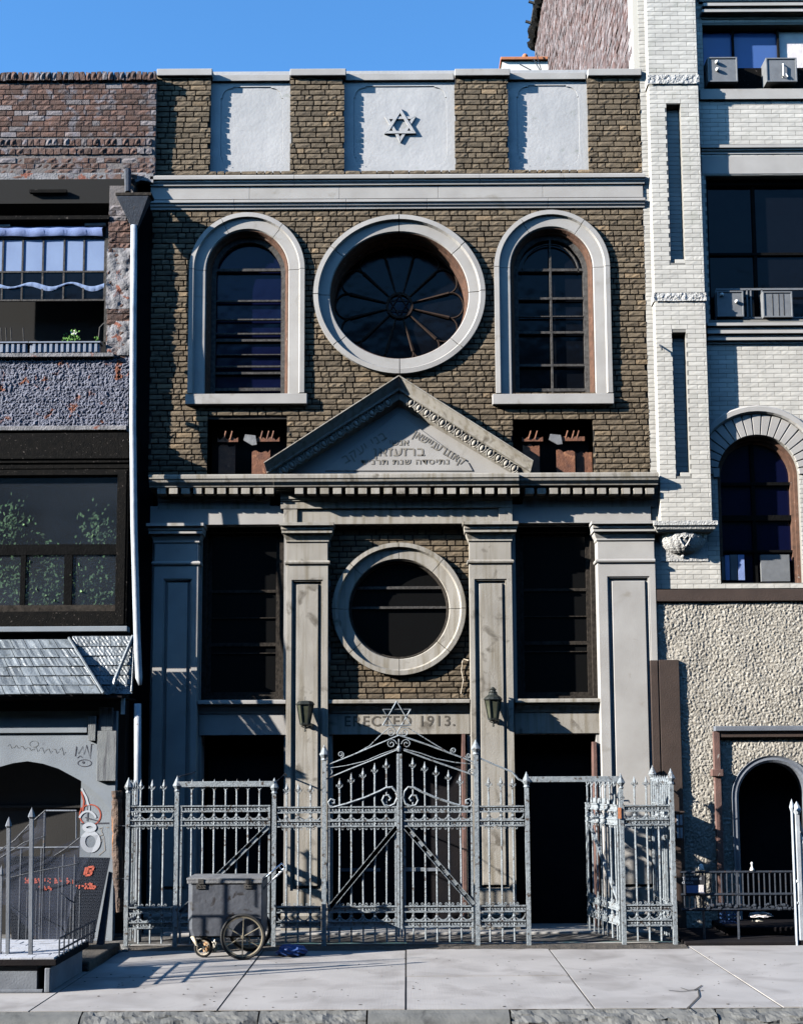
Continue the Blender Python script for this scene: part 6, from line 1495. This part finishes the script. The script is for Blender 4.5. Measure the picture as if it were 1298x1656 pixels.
# ------------------------------------------------------------------ clutter in the yard at the right
yq = -1.05
YR_ = thing('area_railing', (P(1200, 1500, yq).x, yq, 0), 'low dark iron railing in front of the arched entrance at the right', 'railing')
xa, xb_ = P(1100, 1440, yq).x, P(1286, 1440, yq).x
zt_, zm_, zl_ = P(1200, 1410, yq).z, P(1200, 1446, yq).z, P(1200, 1470, yq).z
b = M()
for zz, r_ in ((zt_, .016), (zm_, .018), (zl_, .02)): b.tube([(xa, yq, zz), (xb_, yq, zz)], r_, 5)
b.build('rail', 'iron_dark', YR_)
x = xa + .04
while x < xb_: b = M(); b.tube([(x, yq, zl_), (x, yq, zt_)], .009, 5); b.build('baluster', 'iron_dark', YR_); x += .062
for px in (1136, 1192, 1284): b = M(); b.tube([(P(px, 1450, yq).x, yq, 0), (P(px, 1450, yq).x, yq, zt_)], .016, 5); b.build('post', 'iron_dark', YR_)
b = M()
for k in range(60): p = P(rr.uniform(1140, 1284), 1466 + rr.uniform(-4, 4), yq - .02); s = rr.uniform(.008, .022); b.ball(p, s * 1.5, s, s, 5, 4)
b.tube([(xa, yq - .02, zl_), (xb_, yq - .02, zl_)], .012, 5); b.build('rail_casting', 'iron_dark', YR_)
zst = .13
b = M(); b.box(P(1100, 1505, yq).x, 6, -1.25, -.03, 0, .045); b.box(P(1172, 1490, -.7).x, 6, -.75, -.03, .045, .14); PS = tag(rebase(b.build('entrance_step', 'dark_matte', bevel=.01), (P(1200, 1505, yq).x, -1.2, 0)), 'low dark doorstep slab below the arched entrance at the right', 'step')
b = M(); b.pbox(1106, 1416, 1139, 1446, yq - .06, yq - .045); sg = b.build('poster_board', 'board_print'); rebase(sg, (P(1120, 1446, yq).x, yq - .05, P(1120, 1446, yq).z)); tag(sg, 'dark poster board with pale words hung on the low railing at the right', 'sign')
p = P(1118, 1421, yq - .063); text('The dem d', .05, 'white_spray', 'lettering', sg, (p.x, yq - .063, p.z), 0, .001); p = P(1111, 1427, yq - .063); text('choice', .05, 'white_spray', 'lettering', sg, (p.x, yq - .063, p.z), 0, .001)
b = M(); b.pbox(1109, 1432, 1138, 1444, yq - .063, yq - .061); b.build('printed_band', 'blue_sheet', sg)
b = M(); b.pbox(1128, 1431, 1137, 1443, yq - .066, yq - .064); b.build('printed_photo', 'white_cloth', sg)
c = P(1133, 1404, yq); crumple('paper_cup', 'white_paint', (c.x, yq, c.z), .03, .03, .045, 2, 'white crumpled cup stuck on the railing beside the poster board', 'cup', amp=.25)
st = thing('bird_figure', (P(1215, 1411, yq).x, yq, zt_ + .016), 'small white bird shaped ornament standing on the low railing', 'ornament')
b = M(); x = P(1215, 1400, yq).x; b.lathe((x, yq, zt_ + .014), [(0, 0), (.028, .002), (.024, .02), (.012, .04), (.009, .065), (.014, .08), (.012, .095), (0, .10)], 10); b.tube([(x, yq, zt_ + .1), (x - .02, yq - .01, zt_ + .098)], [.006, .002], 5); b.build('body', 'white_paint', st, smooth=True)
mc = thing('milk_crate', (P(1179, 1493, -.9).x, -.8, .045), 'blue plastic crate behind the low railing near the arched entrance', 'crate')
x0, x1, z0, z1 = RC(1168, 1473, 1191, 1493, -.9); b = M(); 
for k in range(4): zz = z0 + (z1 - z0) * k / 3; b.box(x0, x1, -.9, -.885, zz - .008, zz + .008); b.box(x0, x0 + .012, -.885, -.75, zz - .008, zz + .008); b.box(x1 - .012, x1, -.885, -.75, zz - .008, zz + .008)
for k in range(5): xx = x0 + (x1 - x0) * k / 4; b.box(xx - .006, xx + .006, -.903, -.9, z0, z1)
b.box(x0, x1, -.885, -.75, z0, z0 + .01); b.build('basket', 'milk_crate', mc)
c = P(1229, 1481, -1.0); crumple('cloth_bundle', 'white_cloth', (c.x, -.98, c.z), .13, .05, .035, 5, 'dirty white rag draped below the low railing', 'rag', amp=.5)
c = P(1226, 1491, -1.0); crumple('paper_bundle', 'paper', (c.x, -.95, c.z + .01), .06, .04, .02, 6, 'flattened white paper bundle just under the rag', 'litter')
wg = thing('white_gate_leaf', (P(1290, 1500, -1.15).x, -1.15, 0), 'pale painted gate leaf with spear tips at the far right edge', 'gate')
for px, ty, Y, r_ in ((1279, 1293, -1.25, .016), (1287, 1297, -1.15, .028), (1293, 1345, -1.1, .016), (1299, 1345, -1.0, .016), (1306, 1345, -.9, .016)):
    p = P(px, ty, Y); b = M(); b.tube([(p.x, Y, 0), (p.x, Y, p.z - .14)], r_, 4 if r_ > .02 else 6); b.lathe((p.x, Y, p.z - .14), [(r_, 0), (r_ * 1.9, .05), (r_ * 1.3, .09), (0, .15)], 8); b.build('post' if r_ > .02 else 'spear_bar', 'downpipe_paint', wg)
b = M(); b.tube([P(1287, 1315, -1.15), P(1296, 1345, -1.1), P(1310, 1390, -.9)], .014, 5); b.tube([P(1287, 1425, -1.15), P(1310, 1427, -.9)], .016, 5); b.tube([P(1287, 1460, -1.15), P(1310, 1460, -.9)], .016, 5); b.build('rail', 'downpipe_paint', wg)
mb_ = thing('meter_box', (P(1098, 1335, -.12).x, -.12, P(1098, 1360, -.12).z), 'small pale barred box behind the right corner of the fence', 'box')
x0, x1, z0, z1 = RC(1092, 1314, 1104, 1358, -.2); b = M(); b.box(x0, x1, -.2, -.09, z0, z1); b.box(x0 - .02, x1 + .02, -.22, -.09, z1, z1 + .015); b.build('case', 'brown_paint', mb_, bevel=.004)
b = M(); e = (x1 - x0); 
for k in range(2):
    for j in range(2): b.box(x0 + e * (.12 + .45 * k), x0 + e * (.45 + .45 * k), -.203, -.2, z0 + (z1 - z0) * (.06 + .48 * j), z0 + (z1 - z0) * (.44 + .48 * j))
b.build('window', 'downpipe_paint', mb_)
